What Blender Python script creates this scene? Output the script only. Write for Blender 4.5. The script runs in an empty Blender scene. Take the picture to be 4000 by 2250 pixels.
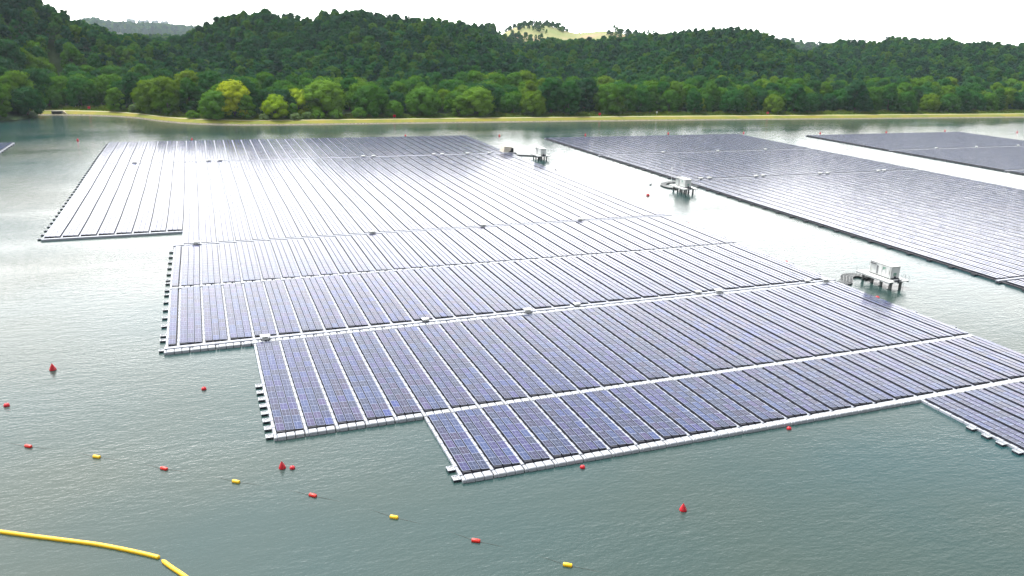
import bpy, math, random
import numpy as np
from mathutils import Vector, Matrix
random.seed(7); rng = np.random.default_rng(7)
sc = bpy.context.scene
C = sc.collection
PI = math.pi

# ------------------------------------------------------------------ camera
CAM_H = 50.0
cam = bpy.data.cameras.new('camera'); co = bpy.data.objects.new('camera', cam); C.objects.link(co)
Rv = Vector((0.9328459542, -0.3593318365, 0.0260587211))
Uv = Vector((0.0857640257, 0.2917341798, 0.9526466818))
Dv = Vector((0.3499185014, 0.8864377020, -0.3029607942))
m = Matrix.Identity(4)
for i in range(3):
    m[i][0] = Rv[i]; m[i][1] = Uv[i]; m[i][2] = -Dv[i]
m[2][3] = CAM_H
co.matrix_world = m
FPX = 3097.264 / 4000.0
cam.sensor_width = 36.0; cam.lens = 36.0 * FPX
cam.clip_start = 0.5; cam.clip_end = 20000
sc.camera = co

def proj(p):
    v = Vector(p) - Vector((0, 0, CAM_H))
    zc = v.dot(Dv)
    if zc < 1: return None
    return 0.5 + FPX * v.dot(Rv) / zc, 0.28125 - FPX * v.dot(Uv) / zc, zc     # units of image width; y 0..0.5625

# ------------------------------------------------------------------ sky, sun, exposure
SUN_AZ, SUN_EL = math.radians(-26), math.radians(60)
w = bpy.data.worlds.new('World'); sc.world = w; w.use_nodes = True
N, L = w.node_tree.nodes, w.node_tree.links
for n in list(N): N.remove(n)
out = N.new('ShaderNodeOutputWorld'); bg = N.new('ShaderNodeBackground'); bg.inputs[1].default_value = 0.15
sky = N.new('ShaderNodeTexSky'); sky.sky_type = 'NISHITA'; sky.sun_disc = False
sky.sun_elevation = SUN_EL; sky.sun_rotation = SUN_AZ; sky.air_density = 1.2; sky.dust_density = 3.0; sky.ozone_density = 1.5
tc = N.new('ShaderNodeTexCoord')
sep = N.new('ShaderNodeSeparateXYZ'); L.new(tc.outputs['Generated'], sep.inputs[0])
def wm(op, a, b=None, c=None):
    n = N.new('ShaderNodeMath'); n.operation = op
    for k, v in enumerate((a, b, c)):
        if v is None: continue
        if isinstance(v, (int, float)): n.inputs[k].default_value = v
        else: L.new(v, n.inputs[k])
    return n.outputs[0]
zpos = wm('MAXIMUM', sep.outputs[2], 0.0)
# cloud sheet: direction projected on a flat layer, so clouds get denser towards the horizon
dz = wm('ADD', zpos, 0.12)
cx = wm('DIVIDE', sep.outputs[0], dz); cy = wm('DIVIDE', sep.outputs[1], dz)
cmb = N.new('ShaderNodeCombineXYZ'); L.new(cx, cmb.inputs[0]); L.new(cy, cmb.inputs[1])
cn = N.new('ShaderNodeTexNoise'); cn.inputs['Scale'].default_value = 0.8; cn.inputs['Detail'].default_value = 7; cn.inputs['Roughness'].default_value = 0.55
L.new(cmb.outputs[0], cn.inputs['Vector'])
cr = N.new('ShaderNodeMapRange'); cr.inputs[1].default_value = 0.40; cr.inputs[2].default_value = 0.62
cr.inputs[3].default_value = 0.6; cr.inputs[4].default_value = 1.0
L.new(cn.outputs[0], cr.inputs[0])
hz = wm('POWER', wm('SUBTRACT', 1.0, zpos), 4.5)          # 1 at the horizon
cover = wm('MINIMUM', wm('ADD', cr.outputs[0], wm('MULTIPLY', hz, 0.9)), 1.0)
# glow of the veiled sun through the cloud
sd = (math.sin(SUN_AZ) * math.cos(SUN_EL), math.cos(SUN_AZ) * math.cos(SUN_EL), math.sin(SUN_EL))
dot = N.new('ShaderNodeVectorMath'); dot.operation = 'DOT_PRODUCT'; dot.inputs[1].default_value = sd
L.new(tc.outputs['Generated'], dot.inputs[0])
dp = wm('MAXIMUM', dot.outputs['Value'], 0.0)
glow = wm('MULTIPLY', wm('POWER', dp, 4.5), 22.0)
# the low sky ahead, below the veiled sun, is brighter than the sky behind the camera
fy = wm('ADD', wm('MULTIPLY', sep.outputs[1], 0.49), wm('MULTIPLY', sep.outputs[0], 0.09))
front = wm('POWER', wm('MAXIMUM', wm('ADD', fy, 0.5), 0.0), 2.4)
low = wm('POWER', 2.71828, wm('MULTIPLY', wm('POWER', wm('DIVIDE', zpos, 0.29), 2.0), -1.0))
fronta = wm('MULTIPLY', front, wm('ADD', 3.5, wm('MULTIPLY', low, 38.0)))
bright = wm('ADD', wm('ADD', 3.6, fronta), glow)
bright = wm('MULTIPLY', bright, wm('ADD', 0.72, wm('MULTIPLY', cn.outputs[0], 0.56)))
cc = N.new('ShaderNodeCombineXYZ')
L.new(bright, cc.inputs[0]); L.new(wm('MULTIPLY', bright, 0.985), cc.inputs[1]); L.new(wm('MULTIPLY', bright, 0.97), cc.inputs[2])
mixw = N.new('ShaderNodeMix'); mixw.data_type = 'RGBA'
L.new(cover, mixw.inputs[0]); L.new(sky.outputs[0], mixw.inputs[6]); L.new(cc.outputs[0], mixw.inputs[7])
L.new(mixw.outputs[2], bg.inputs[0]); L.new(bg.outputs[0], out.inputs[0])

sun = bpy.data.lights.new('sun', 'SUN'); sun.energy = 4.6; sun.angle = math.radians(2.0); sun.color = (1.0, 0.95, 0.86)
so = bpy.data.objects.new('sun', sun); C.objects.link(so)
so.rotation_euler = Vector(sd).to_track_quat('Z', 'Y').to_euler(); so.location = (0, 0, 300)
sc.view_settings.view_transform = 'Standard'; sc.view_settings.look = 'None'
sc.view_settings.exposure = 0.22; sc.view_settings.gamma = 1.0
sc.cycles.volume_bounces = 0
sc.cycles.max_bounces = 6

# ------------------------------------------------------------------ materials
def mat(name, col, rough=0.6, metal=0.0, spec=0.5):
    M = bpy.data.materials.new(name); M.use_nodes = True
    b = M.node_tree.nodes['Principled BSDF']
    b.inputs['Base Color'].default_value = (*col, 1); b.inputs['Roughness'].default_value = rough
    b.inputs['Metallic'].default_value = metal; b.inputs['Specular IOR Level'].default_value = spec
    return M
class NT:
    def __init__(s, M): s.M = M; s.n = M.node_tree.nodes; s.l = M.node_tree.links; s.b = s.n['Principled BSDF']
    def node(s, t, **k):
        x = s.n.new(t)
        for a, v in k.items(): setattr(x, a, v)
        return x
    def put(s, x, sock, v):
        if hasattr(v, 'links') or isinstance(v, bpy.types.NodeSocket): s.l.new(v, x.inputs[sock])
        else: x.inputs[sock].default_value = v
    def math(s, op, a, b=None, c=None):
        x = s.node('ShaderNodeMath', operation=op)
        for k, v in enumerate((a, b, c)):
            if v is not None: s.put(x, k, v)
        return x.outputs[0]
    def noise(s, scale, detail=3, vec=None, rough=0.5):
        x = s.node('ShaderNodeTexNoise'); x.inputs['Scale'].default_value = scale; x.inputs['Detail'].default_value = detail
        x.inputs['Roughness'].default_value = rough
        if vec is not None: s.l.new(vec, x.inputs['Vector'])
        return x.outputs[0]
    def rng(s, v, a, b, c, d):
        x = s.node('ShaderNodeMapRange'); s.l.new(v, x.inputs[0])
        for k, q in enumerate((a, b, c, d)): x.inputs[k + 1].default_value = q
        return x.outputs[0]
    def mix(s, f, a, b, blend='MIX'):
        x = s.node('ShaderNodeMix', data_type='RGBA', blend_type=blend)
        s.put(x, 0, f)
        for k, v in ((6, a), (7, b)):
            if isinstance(v, tuple): x.inputs[k].default_value = (*v, 1) if len(v) == 3 else v
            else: s.l.new(v, x.inputs[k])
        return x.outputs[2]
    def ramp(s, v, stops):
        x = s.node('ShaderNodeValToRGB'); e = x.color_ramp.elements
        while len(e) < len(stops): e.new(0.5)
        for k, (p, c) in enumerate(stops): e[k].position = p; e[k].color = (*c, 1)
        s.l.new(v, x.inputs[0]); return x.outputs[0]

def dirty(name, col, rough=0.5, amt=0.25, scale=1.5, dirt=(0.25, 0.24, 0.2), spec=0.5, metal=0.0):
    M = mat(name, col, rough, metal, spec); t = NT(M)
    geo = t.node('ShaderNodeNewGeometry')
    f = t.rng(t.noise(scale, 5, geo.outputs['Position']), 0.45, 0.75, 0.0, amt)
    t.l.new(t.mix(f, col, dirt), t.b.inputs['Base Color'])
    return M
M_float = dirty('walkway_plastic', (0.36, 0.39, 0.46), 0.5, 0.4, 0.9, (0.22, 0.23, 0.23))
M_pont = dirty('pontoon_plastic', (0.36, 0.39, 0.44), 0.5, 0.25, 1.3, (0.4, 0.42, 0.4))
M_dark = mat('dark_plastic', (0.012, 0.014, 0.026), 0.5)
M_frame = mat('aluminium_frame', (0.5, 0.55, 0.66), 0.4, 0.2)
M_white = dirty('white_paint', (0.62, 0.65, 0.65), 0.45, 0.3, 0.8)
M_steel = dirty('galvanised_steel', (0.5, 0.53, 0.55), 0.45, 0.3, 1.0, metal=0.3)
M_conc = dirty('wet_concrete_pile', (0.16, 0.17, 0.17), 0.6, 0.8, 0.9, (0.04, 0.05, 0.045))
M_green = mat('green_lettering', (0.0, 0.22, 0.13), 0.5)
M_red = dirty('red_buoy_plastic', (0.50, 0.004, 0.016), 0.4, 0.25, 2.5, (0.35, 0.02, 0.03))
M_orange = dirty('red_orange_float', (0.58, 0.018, 0.010), 0.4, 0.2, 2.5, (0.4, 0.05, 0.03))
M_yellow = dirty('yellow_float', (0.74, 0.46, 0.006), 0.4, 0.25, 2.0, (0.5, 0.33, 0.03))
M_black = mat('black_rubber', (0.012, 0.012, 0.014), 0.6)
M_rope = mat('rope', (0.10, 0.10, 0.09), 0.9)
M_canvas = dirty('beige_canvas', (0.62, 0.57, 0.48), 0.8, 0.3, 1.0)

# solar glass: tint per panel comes from the mesh, cell lines and the painted glint from the panel's own UV
def solar_mat():
    M = mat('solar_glass', (0.03, 0.05, 0.2), 0.13); t = NT(M)
    uv = t.node('ShaderNodeUVMap'); uv.uv_map = 'UVMap'
    s = t.node('ShaderNodeSeparateXYZ'); t.l.new(uv.outputs[0], s.inputs[0])
    U, V = s.outputs[0], s.outputs[1]
    at = t.node('ShaderNodeAttribute'); at.attribute_name = 'tint'
    off = at.outputs['Alpha']
    du = t.math('MINIMUM', U, t.math('SUBTRACT', 1.0, U)); dv = t.math('MINIMUM', V, t.math('SUBTRACT', 1.0, V))
    edge = t.math('MAXIMUM', t.math('LESS_THAN', du, 0.032), t.math('LESS_THAN', dv, 0.02))
    mid = t.math('LESS_THAN', t.math('ABSOLUTE', t.math('SUBTRACT', V, 0.5)), 0.011)
    glint = t.math('LESS_THAN', t.math('ABSOLUTE', t.math('SUBTRACT', U, off)), 0.016)  # pale line at a random offset: a glint painted into the base colour
    cu = t.math('FRACT', t.math('MULTIPLY', U, 6.0)); cv = t.math('FRACT', t.math('MULTIPLY', V, 12.0))
    cell = t.math('MAXIMUM', t.math('LESS_THAN', cu, 0.05), t.math('LESS_THAN', cv, 0.06))
    line = t.math('MAXIMUM', edge, t.math('MULTIPLY', t.math('MAXIMUM', mid, glint), 0.75))
    base = t.mix(t.math('MULTIPLY', cell, 0.25), at.outputs['Color'], (0.25, 0.3, 0.42))
    col = t.mix(line, base, (0.25, 0.29, 0.43))
    t.l.new(col, t.b.inputs['Base Color'])
    geo = t.node('ShaderNodeNewGeometry')
    t.l.new(t.rng(t.noise(0.35, 4, geo.outputs['Position']), 0.3, 0.7, 0.12, 0.2), t.b.inputs['Roughness'])
    t.b.inputs['IOR'].default_value = 1.37
    t.b.inputs['Specular Tint'].default_value = (0.62, 0.72, 1.0, 1)
    return M
M_solar = solar_mat()

def water_mat():
    M = mat('reservoir_water', (0.03, 0.06, 0.055), 0.1); t = NT(M)
    geo = t.node('ShaderNodeNewGeometry'); P = geo.outputs['Position']
    big = t.noise(0.012, 3, P)
    col = t.mix(t.rng(big, 0.35, 0.65, 0, 1), (0.042, 0.060, 0.048), (0.010, 0.048, 0.056))
    t.l.new(col, t.b.inputs['Base Color'])
    t.b.inputs['IOR'].default_value = 1.42
    def mapped(rot, sx, sy):
        mp = t.node('ShaderNodeMapping'); mp.inputs['Rotation'].default_value = (0, 0, rot); mp.inputs['Scale'].default_value = (sx, sy, 1)
        t.l.new(P, mp.inputs['Vector']); return mp.outputs[0]
    n1 = t.noise(1.0, 4, mapped(0.55, 1.15, 2.3), 0.55)
    n2 = t.noise(1.0, 2, mapped(0.25, 0.3, 0.7), 0.5)
    n3 = t.noise(1.0, 2, mapped(-0.5, 4.0, 5.0), 0.5)
    h = t.math('ADD', t.math('MULTIPLY', n1, 0.62), t.math('ADD', t.math('MULTIPLY', n2, 0.7), t.math('MULTIPLY', n3, 0.12)))
    calm = t.rng(t.noise(0.01, 4, mapped(0.2, 1.0, 3.0), 0.6), 0.38, 0.62, 0.45, 1.0)
    b = t.node('ShaderNodeBump'); b.inputs['Distance'].default_value = 0.12
    t.l.new(calm, b.inputs['Strength']); t.l.new(h, b.inputs['Height']); t.l.new(b.outputs[0], t.b.inputs['Normal'])
    return M
M_water = water_mat()

def ground_mat():
    M = mat('forest_floor', (0.04, 0.06, 0.02), 0.9); t = NT(M)
    geo = t.node('ShaderNodeNewGeometry'); P = geo.outputs['Position']
    n = t.noise(0.05, 6, P); n2 = t.noise(0.35, 5, P)
    g = t.ramp(n, [(0.3, (0.014, 0.045, 0.016)), (0.55, (0.028, 0.07, 0.016)), (0.72, (0.05, 0.09, 0.018))])
    g = t.mix(t.rng(n2, 0.35, 0.7, 0, 0.5), g, (0.03, 0.05, 0.015))
    # bare grassy hill beyond the second ridge
    at = t.node('ShaderNodeAttribute'); at.attribute_name = 'meadow'
    md = t.ramp(t.noise(0.014, 5, P), [(0.35, (0.17, 0.22, 0.06)), (0.55, (0.24, 0.24, 0.09)), (0.65, (0.33, 0.24, 0.15))])
    md = t.mix(t.rng(t.noise(0.25, 4, P), 0.4, 0.7, 0, 0.4), md, (0.10, 0.15, 0.04))
    t.l.new(t.mix(at.outputs['Fac'], g, md), t.b.inputs['Base Color'])
    bp = t.node('ShaderNodeBump'); bp.inputs['Distance'].default_value = 0.6; bp.inputs['Strength'].default_value = 0.7
    t.l.new(n2, bp.inputs['Height']); t.l.new(bp.outputs[0], t.b.inputs['Normal'])
    return M
M_ground = ground_mat()
def bank_mat():
    M = mat('dry_grass_bank', (0.3, 0.27, 0.04), 0.9); t = NT(M)
    geo = t.node('ShaderNodeNewGeometry'); P = geo.outputs['Position']
    s = t.node('ShaderNodeSeparateXYZ'); t.l.new(P, s.inputs[0])
    n = t.noise(0.10, 6, P, 0.65); n2 = t.noise(1.6, 4, P)
    g = t.ramp(n, [(0.3, (0.06, 0.12, 0.006)), (0.5, (0.17, 0.18, 0.006)), (0.7, (0.25, 0.20, 0.012))])
    g = t.mix(t.rng(n2, 0.35, 0.7, 0, 0.55), g, (0.16, 0.16, 0.02))
    lo = t.math('ADD', s.outputs[2], t.math('MULTIPLY', n2, 0.5))
    g = t.mix(t.math('LESS_THAN', lo, 0.62), g, t.mix(t.rng(t.noise(2.4, 3, P), 0.35, 0.65, 0, 1), (0.22, 0.20, 0.15), (0.05, 0.05, 0.035)))
    t.l.new(g, t.b.inputs['Base Color'])
    return M
M_bank = bank_mat()
M_path = dirty('pale_path', (0.42, 0.37, 0.28), 0.9, 0.6, 0.3, (0.4, 0.34, 0.2))
M_grass = dirty('verge_grass', (0.10, 0.17, 0.02), 0.9, 0.9, 0.25, (0.30, 0.27, 0.03))

def foliage(name, cols, trans=0.3, nscale=0.02):
    M = bpy.data.materials.new(name); M.use_nodes = True; t = NT(M)
    oi = t.node('ShaderNodeObjectInfo'); geo = t.node('ShaderNodeNewGeometry')
    n = t.noise(nscale, 3, geo.outputs['Position'])
    n2 = t.noise(0.8, 3, geo.outputs['Position'])
    v = t.math('ADD', t.math('MULTIPLY', oi.outputs['Random'], 0.55), t.math('MULTIPLY', n, 0.5))
    c = t.ramp(v, cols)
    c = t.mix(t.rng(n2, 0.4, 0.7, 0, 0.55), c, t.mix(0.5, c, (0.09, 0.13, 0.02)))
    t.n.remove(t.b)
    o = [x for x in t.n if x.type == 'OUTPUT_MATERIAL'][0]
    d = t.node('ShaderNodeBsdfDiffuse'); tr = t.node('ShaderNodeBsdfTranslucent'); mx = t.node('ShaderNodeMixShader')
    mx.inputs[0].default_value = trans
    t.l.new(c, d.inputs[0]); t.l.new(t.mix(0.5, c, (0.12, 0.2, 0.01)), tr.inputs[0])
    t.l.new(d.outputs[0], mx.inputs[1]); t.l.new(tr.outputs[0], mx.inputs[2])
    gl = t.node('ShaderNodeBsdfGlossy'); gl.inputs['Roughness'].default_value = 0.45; gl.inputs['Color'].default_value = (0.6, 0.7, 0.8, 1)
    m2 = t.node('ShaderNodeMixShader'); m2.inputs[0].default_value = 0.006
    t.l.new(mx.outputs[0], m2.inputs[1]); t.l.new(gl.outputs[0], m2.inputs[2]); t.l.new(m2.outputs[0], o.inputs[0])
    return M
M_leaf_hill = foliage('hill_foliage', [(0.2, (0.001, 0.042, 0.036)), (0.42, (0.003, 0.075, 0.040)), (0.62, (0.012, 0.125, 0.028)), (0.9, (0.09, 0.20, 0.014))], 0.25)
M_leaf_belt = foliage('shore_foliage', [(0.2, (0.003, 0.058, 0.026)), (0.45, (0.012, 0.11, 0.014)), (0.65, (0.06, 0.185, 0.006)), (0.9, (0.16, 0.25, 0.006))], 0.25)
M_leaf_sunlit = foliage('sunlit_yellow_green_foliage', [(0.1, (0.20, 0.40, 0.008)), (0.6, (0.40, 0.52, 0.010)), (0.9, (0.52, 0.52, 0.02))], 0.35)  # sunlight on these trees is put into the yellow-green leaf colour
M_leaf_green = foliage('bright_green_foliage', [(0.1, (0.06, 0.20, 0.015)), (0.6, (0.12, 0.28, 0.018)), (0.9, (0.18, 0.32, 0.02))], 0.35)
M_leaf_pale = foliage('pale_shrub_foliage', [(0.1, (0.10, 0.20, 0.06)), (0.9, (0.22, 0.32, 0.12))], 0.3)
M_bark = dirty('bark', (0.12, 0.09, 0.06), 0.9, 0.5, 2.0, (0.05, 0.04, 0.03))

# ------------------------------------------------------------------ mesh helpers
def tag(o, label=None, cat=None, group=None, kind=None):
    if label: o['label'] = label
    if cat: o['category'] = cat
    if group: o['group'] = group
    if kind: o['kind'] = kind
    return o
def empty(name, loc=(0, 0, 0), rz=0.0):
    o = bpy.data.objects.new(name, None); C.objects.link(o); o.location = loc; o.rotation_euler = (0, 0, rz)
    o.empty_display_size = 0.5; return o
class MB:
    def __init__(s): s.v = []; s.f = []; s.mi = []
    def add(s, vs, fs, mi=0):
        k = len(s.v); s.v += [tuple(p) for p in vs]; s.f += [tuple(i + k for i in f) for f in fs]; s.mi += [mi] * len(fs)
    def box(s, x0, x1, y0, y1, z0, z1, mi=0, bev=0.0, rot=0.0, c=None):
        if bev:
            b = bev
            vs = [(x0, y0, z0), (x1, y0, z0), (x1, y1, z0), (x0, y1, z0), (x0, y0, z1 - b), (x1, y0, z1 - b), (x1, y1, z1 - b), (x0, y1, z1 - b),
                  (x0 + b, y0 + b, z1), (x1 - b, y0 + b, z1), (x1 - b, y1 - b, z1), (x0 + b, y1 - b, z1)]
            fs = [(3, 2, 1, 0)] + [(a, (a + 1) % 4, (a + 1) % 4 + 4, a + 4) for a in range(4)] + [(a + 4, (a + 1) % 4 + 4, (a + 1) % 4 + 8, a + 8) for a in range(4)] + [(8, 9, 10, 11)]
        else:
            vs = [(x0, y0, z0), (x1, y0, z0), (x1, y1, z0), (x0, y1, z0), (x0, y0, z1), (x1, y0, z1), (x1, y1, z1), (x0, y1, z1)]
            fs = [(3, 2, 1, 0), (0, 1, 5, 4), (1, 2, 6, 5), (2, 3, 7, 6), (3, 0, 4, 7), (4, 5, 6, 7)]
        if rot:
            cx, cy = c if c else ((x0 + x1) / 2, (y0 + y1) / 2); cs, sn = math.cos(rot), math.sin(rot)
            vs = [(cx + (x - cx) * cs - (y - cy) * sn, cy + (x - cx) * sn + (y - cy) * cs, z) for x, y, z in vs]
        s.add(vs, fs, mi)
    def tube(s, pts, r, n=8, mi=0, cap=True):
        pts = [Vector(p) for p in pts]; rs = r if isinstance(r, (list, tuple)) else [r] * len(pts); vs = []; fs = []
        for k, p in enumerate(pts):
            d = (pts[min(k + 1, len(pts) - 1)] - pts[max(k - 1, 0)]).normalized()
            a = d.cross(Vector((0, 0, 1)) if abs(d.z) < 0.95 else Vector((1, 0, 0))).normalized(); b = a.cross(d)
            for j in range(n): vs.append(p + (a * math.cos(2 * PI * j / n) + b * math.sin(2 * PI * j / n)) * rs[k])
        for k in range(len(pts) - 1):
            for j in range(n): fs.append((k * n + j, k * n + (j + 1) % n, (k + 1) * n + (j + 1) % n, (k + 1) * n + j))
        if cap: fs += [tuple(range(n))[::-1], tuple((len(pts) - 1) * n + j for j in range(n))]
        s.add(vs, fs, mi)
    def lathe(s, prof, n=20, mi=0, c=(0, 0, 0)):
        vs = []; fs = []
        for r, z in prof:
            for j in range(n): vs.append((c[0] + r * math.cos(2 * PI * j / n), c[1] + r * math.sin(2 * PI * j / n), c[2] + z))
        for k in range(len(prof) - 1):
            for j in range(n): fs.append((k * n + j, k * n + (j + 1) % n, (k + 1) * n + (j + 1) % n, (k + 1) * n + j))
        fs += [tuple(range(n))[::-1], tuple((len(prof) - 1) * n + j for j in range(n))]
        s.add(vs, fs, mi)
    def build(s, name, mats, parent=None, smooth=False, xf=None):
        me = bpy.data.meshes.new(name)
        v = s.v if xf is None else [xf(p) for p in s.v]
        me.from_pydata(v, [], s.f)
        for q in (mats if isinstance(mats, (list, tuple)) else [mats]): me.materials.append(q)
        if any(s.mi): me.polygons.foreach_set('material_index', s.mi)
        if smooth:
            me.polygons.foreach_set('use_smooth', [True] * len(me.polygons))
            try: me.set_sharp_from_angle(angle=math.radians(40))
            except Exception: pass
        me.update()
        o = bpy.data.objects.new(name, me); C.objects.link(o)
        if parent: o.parent = parent
        return o
def copy_tree(o, parent=None):
    c = o.copy(); C.objects.link(c); c.parent = parent
    for ch in list(o.children): copy_tree(ch, c)
    return c
def np_mesh(name, V, F, mats, parent=None, mi=None, uv=None, tint=None):
    """V (n,3), F (m,4) quads"""
    me = bpy.data.meshes.new(name); V = np.asarray(V, np.float32); F = np.asarray(F, np.int32)
    me.vertices.add(len(V)); me.vertices.foreach_set('co', V.ravel())
    me.loops.add(F.size); me.loops.foreach_set('vertex_index', F.ravel())
    me.polygons.add(len(F)); me.polygons.foreach_set('loop_start', np.arange(0, F.size, 4, dtype=np.int32))
    me.polygons.foreach_set('loop_total', np.full(len(F), 4, np.int32))
    for q in (mats if isinstance(mats, (list, tuple)) else [mats]): me.materials.append(q)
    if mi is not None: me.polygons.foreach_set('material_index', np.asarray(mi, np.int32))
    if uv is not None:
        u = me.uv_layers.new(name='UVMap'); u.data.foreach_set('uv', np.asarray(uv, np.float32).ravel())
    if tint is not None:
        a = me.attributes.new('tint', 'FLOAT_COLOR', 'FACE'); a.data.foreach_set('color', np.asarray(tint, np.float32).ravel())
    me.polygons.foreach_set('use_smooth', np.zeros(len(F), bool))
    me.update(calc_edges=True)
    o = bpy.data.objects.new(name, me); C.objects.link(o)
    if parent: o.parent = parent
    return o

# ------------------------------------------------------------------ water
wb = MB(); wb.add([(-9000, -3000, 0), (9000, -3000, 0), (9000, 9000, 0), (-9000, 9000, 0)], [(0, 1, 2, 3)])
tag(wb.build('water', M_water), kind='structure')

# ------------------------------------------------------------------ floating solar islands
PITCH, U0 = 3.9387, -37.93
WALK, COLW, COLP, PTILE = 0.43, 1.015, 1.145, 2.05
ZL, ZR = 0.70, 0.635        # panel edge heights: left (high), right (low)
def warp(x, y):
    return (0.16 * np.sin(y / 31.0 + 0.6 * np.sin(x / 40.0)) + 0.035 * np.sin(y / 7.3 + 1.0), 0.16 * np.sin(x / 27.0 + 1.0))
def warpv(V):
    dx, dy = warp(V[:, 0], V[:, 1]); V = V.copy(); V[:, 0] += dx; V[:, 1] += dy; return V
def wp(p):
    dx, dy = warp(p[0], p[1]); return (p[0] + dx, p[1] + dy, p[2])

PAL = np.array([(0.022, 0.050, 0.34), (0.024, 0.070, 0.36), (0.060, 0.045, 0.30), (0.030, 0.095, 0.34), (0.10, 0.050, 0.24), (0.012, 0.060, 0.46), (0.14, 0.070, 0.18), (0.028, 0.12, 0.36)])
def tint_of(cx, cy):
    h = np.sin(cx * 0.11 + 2.3 * np.sin(cy * 0.035)) + np.sin(cy * 0.09 + cx * 0.05) + 0.6 * rng.normal(size=len(cx))
    k = ((h * 1.1) + 3.5).astype(int) % len(PAL)
    c = (0.75 * PAL[k] + 0.25 * PAL.mean(0)) * (0.11 + 0.24 * rng.random((len(cx), 1)) ** 1.3)
    off = np.clip(0.5 + 0.07 * rng.normal(size=(len(cx), 1)), 0.36, 0.64)
    return np.hstack([c, off])
QS = np.array([[4, 5, 6, 7], [0, 1, 5, 4], [1, 2, 6, 5], [2, 3, 7, 6], [3, 0, 4, 7]])
def panel_arrays(x0, y0, tints, ln):
    """x0,y0: lower-left corners of panels"""
    n = len(x0); jz = rng.normal(size=n) * 0.006; jt = rng.normal(size=n) * 0.0025
    X0, X1, Y0, Y1 = x0, x0 + COLW, y0, y0 + ln - 0.045
    V = np.zeros((n, 8, 3))
    for k, (xx, yy, zz) in enumerate([(X0, Y0, ZL + jz + jt), (X1, Y0, ZR + jz - jt), (X1, Y1, ZR + jz - jt), (X0, Y1, ZL + jz + jt)]):
        V[:, k, 0] = V[:, k + 4, 0] = xx; V[:, k, 1] = V[:, k + 4, 1] = yy; V[:, k, 2] = zz - 0.04; V[:, k + 4, 2] = zz
    F = (np.arange(n)[:, None, None] * 8 + QS[None]).reshape(-1, 4)
    mi = np.tile([0, 1, 1, 1, 1], n)
    uvq = np.zeros((n, 5, 4, 2)); uvq[:, 0] = [(0, 0), (1, 0), (1, 1), (0, 1)]
    t = np.repeat(tints, 5, axis=0)
    return warpv(V.reshape(-1, 3)), F, mi, uvq.reshape(-1, 2), t
QB = np.array([[4, 5, 6, 7], [0, 1, 5, 4], [1, 2, 6, 5], [2, 3, 7, 6], [3, 0, 4, 7]])
def boxes_np(B):
    """B (n,6): x0 x1 y0 y1 z0 z1, no bottoms"""
    B = np.asarray(B, float); n = len(B); V = np.zeros((n, 8, 3))
    for k, (a, b) in enumerate([(0, 2), (1, 2), (1, 3), (0, 3)]):
        V[:, k, 0] = V[:, k + 4, 0] = B[:, a]; V[:, k, 1] = V[:, k + 4, 1] = B[:, b]; V[:, k, 2] = B[:, 4]; V[:, k + 4, 2] = B[:, 5]
    return V.reshape(-1, 3), (np.arange(n)[:, None, None] * 8 + QB[None]).reshape(-1, 4)
QC = np.array([[8, 9, 10, 11], [0, 1, 5, 4], [1, 2, 6, 5], [2, 3, 7, 6], [3, 0, 4, 7], [4, 5, 9, 8], [5, 6, 10, 9], [6, 7, 11, 10], [7, 4, 8, 11]])
def cham_np(B, b=0.06):
    B = np.asarray(B, float); n = len(B); V = np.zeros((n, 12, 3))
    for k, (a, c, sx, sy) in enumerate([(0, 2, 1, 1), (1, 2, -1, 1), (1, 3, -1, -1), (0, 3, 1, -1)]):
        V[:, k, 0] = V[:, k + 4, 0] = B[:, a]; V[:, k, 1] = V[:, k + 4, 1] = B[:, c]
        V[:, k + 8, 0] = B[:, a] + sx * b; V[:, k + 8, 1] = B[:, c] + sy * b
        V[:, k, 2] = B[:, 4]; V[:, k + 4, 2] = B[:, 5] - b; V[:, k + 8, 2] = B[:, 5]
    return V.reshape(-1, 3), (np.arange(n)[:, None, None] * 12 + QC[None]).reshape(-1, 4)

def strip_data(x, y0, y1, cols=3):
    n = max(1, round((y1 - y0 - 0.1) / PTILE)); n = n if n > 2 else n; tl = (y1 - y0 - 0.1 - 0.3) / n; st = 0.05
    xs, ys = [], []
    for c in range(cols):
        for k in range(n): xs.append(x + WALK + 0.06 + c * COLP); ys.append(y0 + st + k * tl + (0.3, 0.15, 0.0)[c])
    return np.array(xs), np.array(ys), tl
def seen_size(x0, x1, y0, y1):
    s = 0.0; K = 12
    for k in range(K):
        p = proj(((x0 + x1) / 2, y0 + (k + 0.5) * (y1 - y0) / K, 0.6))
        if p and -0.01 < p[0] < 1.01 and -0.01 < p[1] < 0.575: s += (x1 - x0) * (y1 - y0) / K / p[2] ** 2 * (CAM_H / p[2])
    return s

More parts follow.
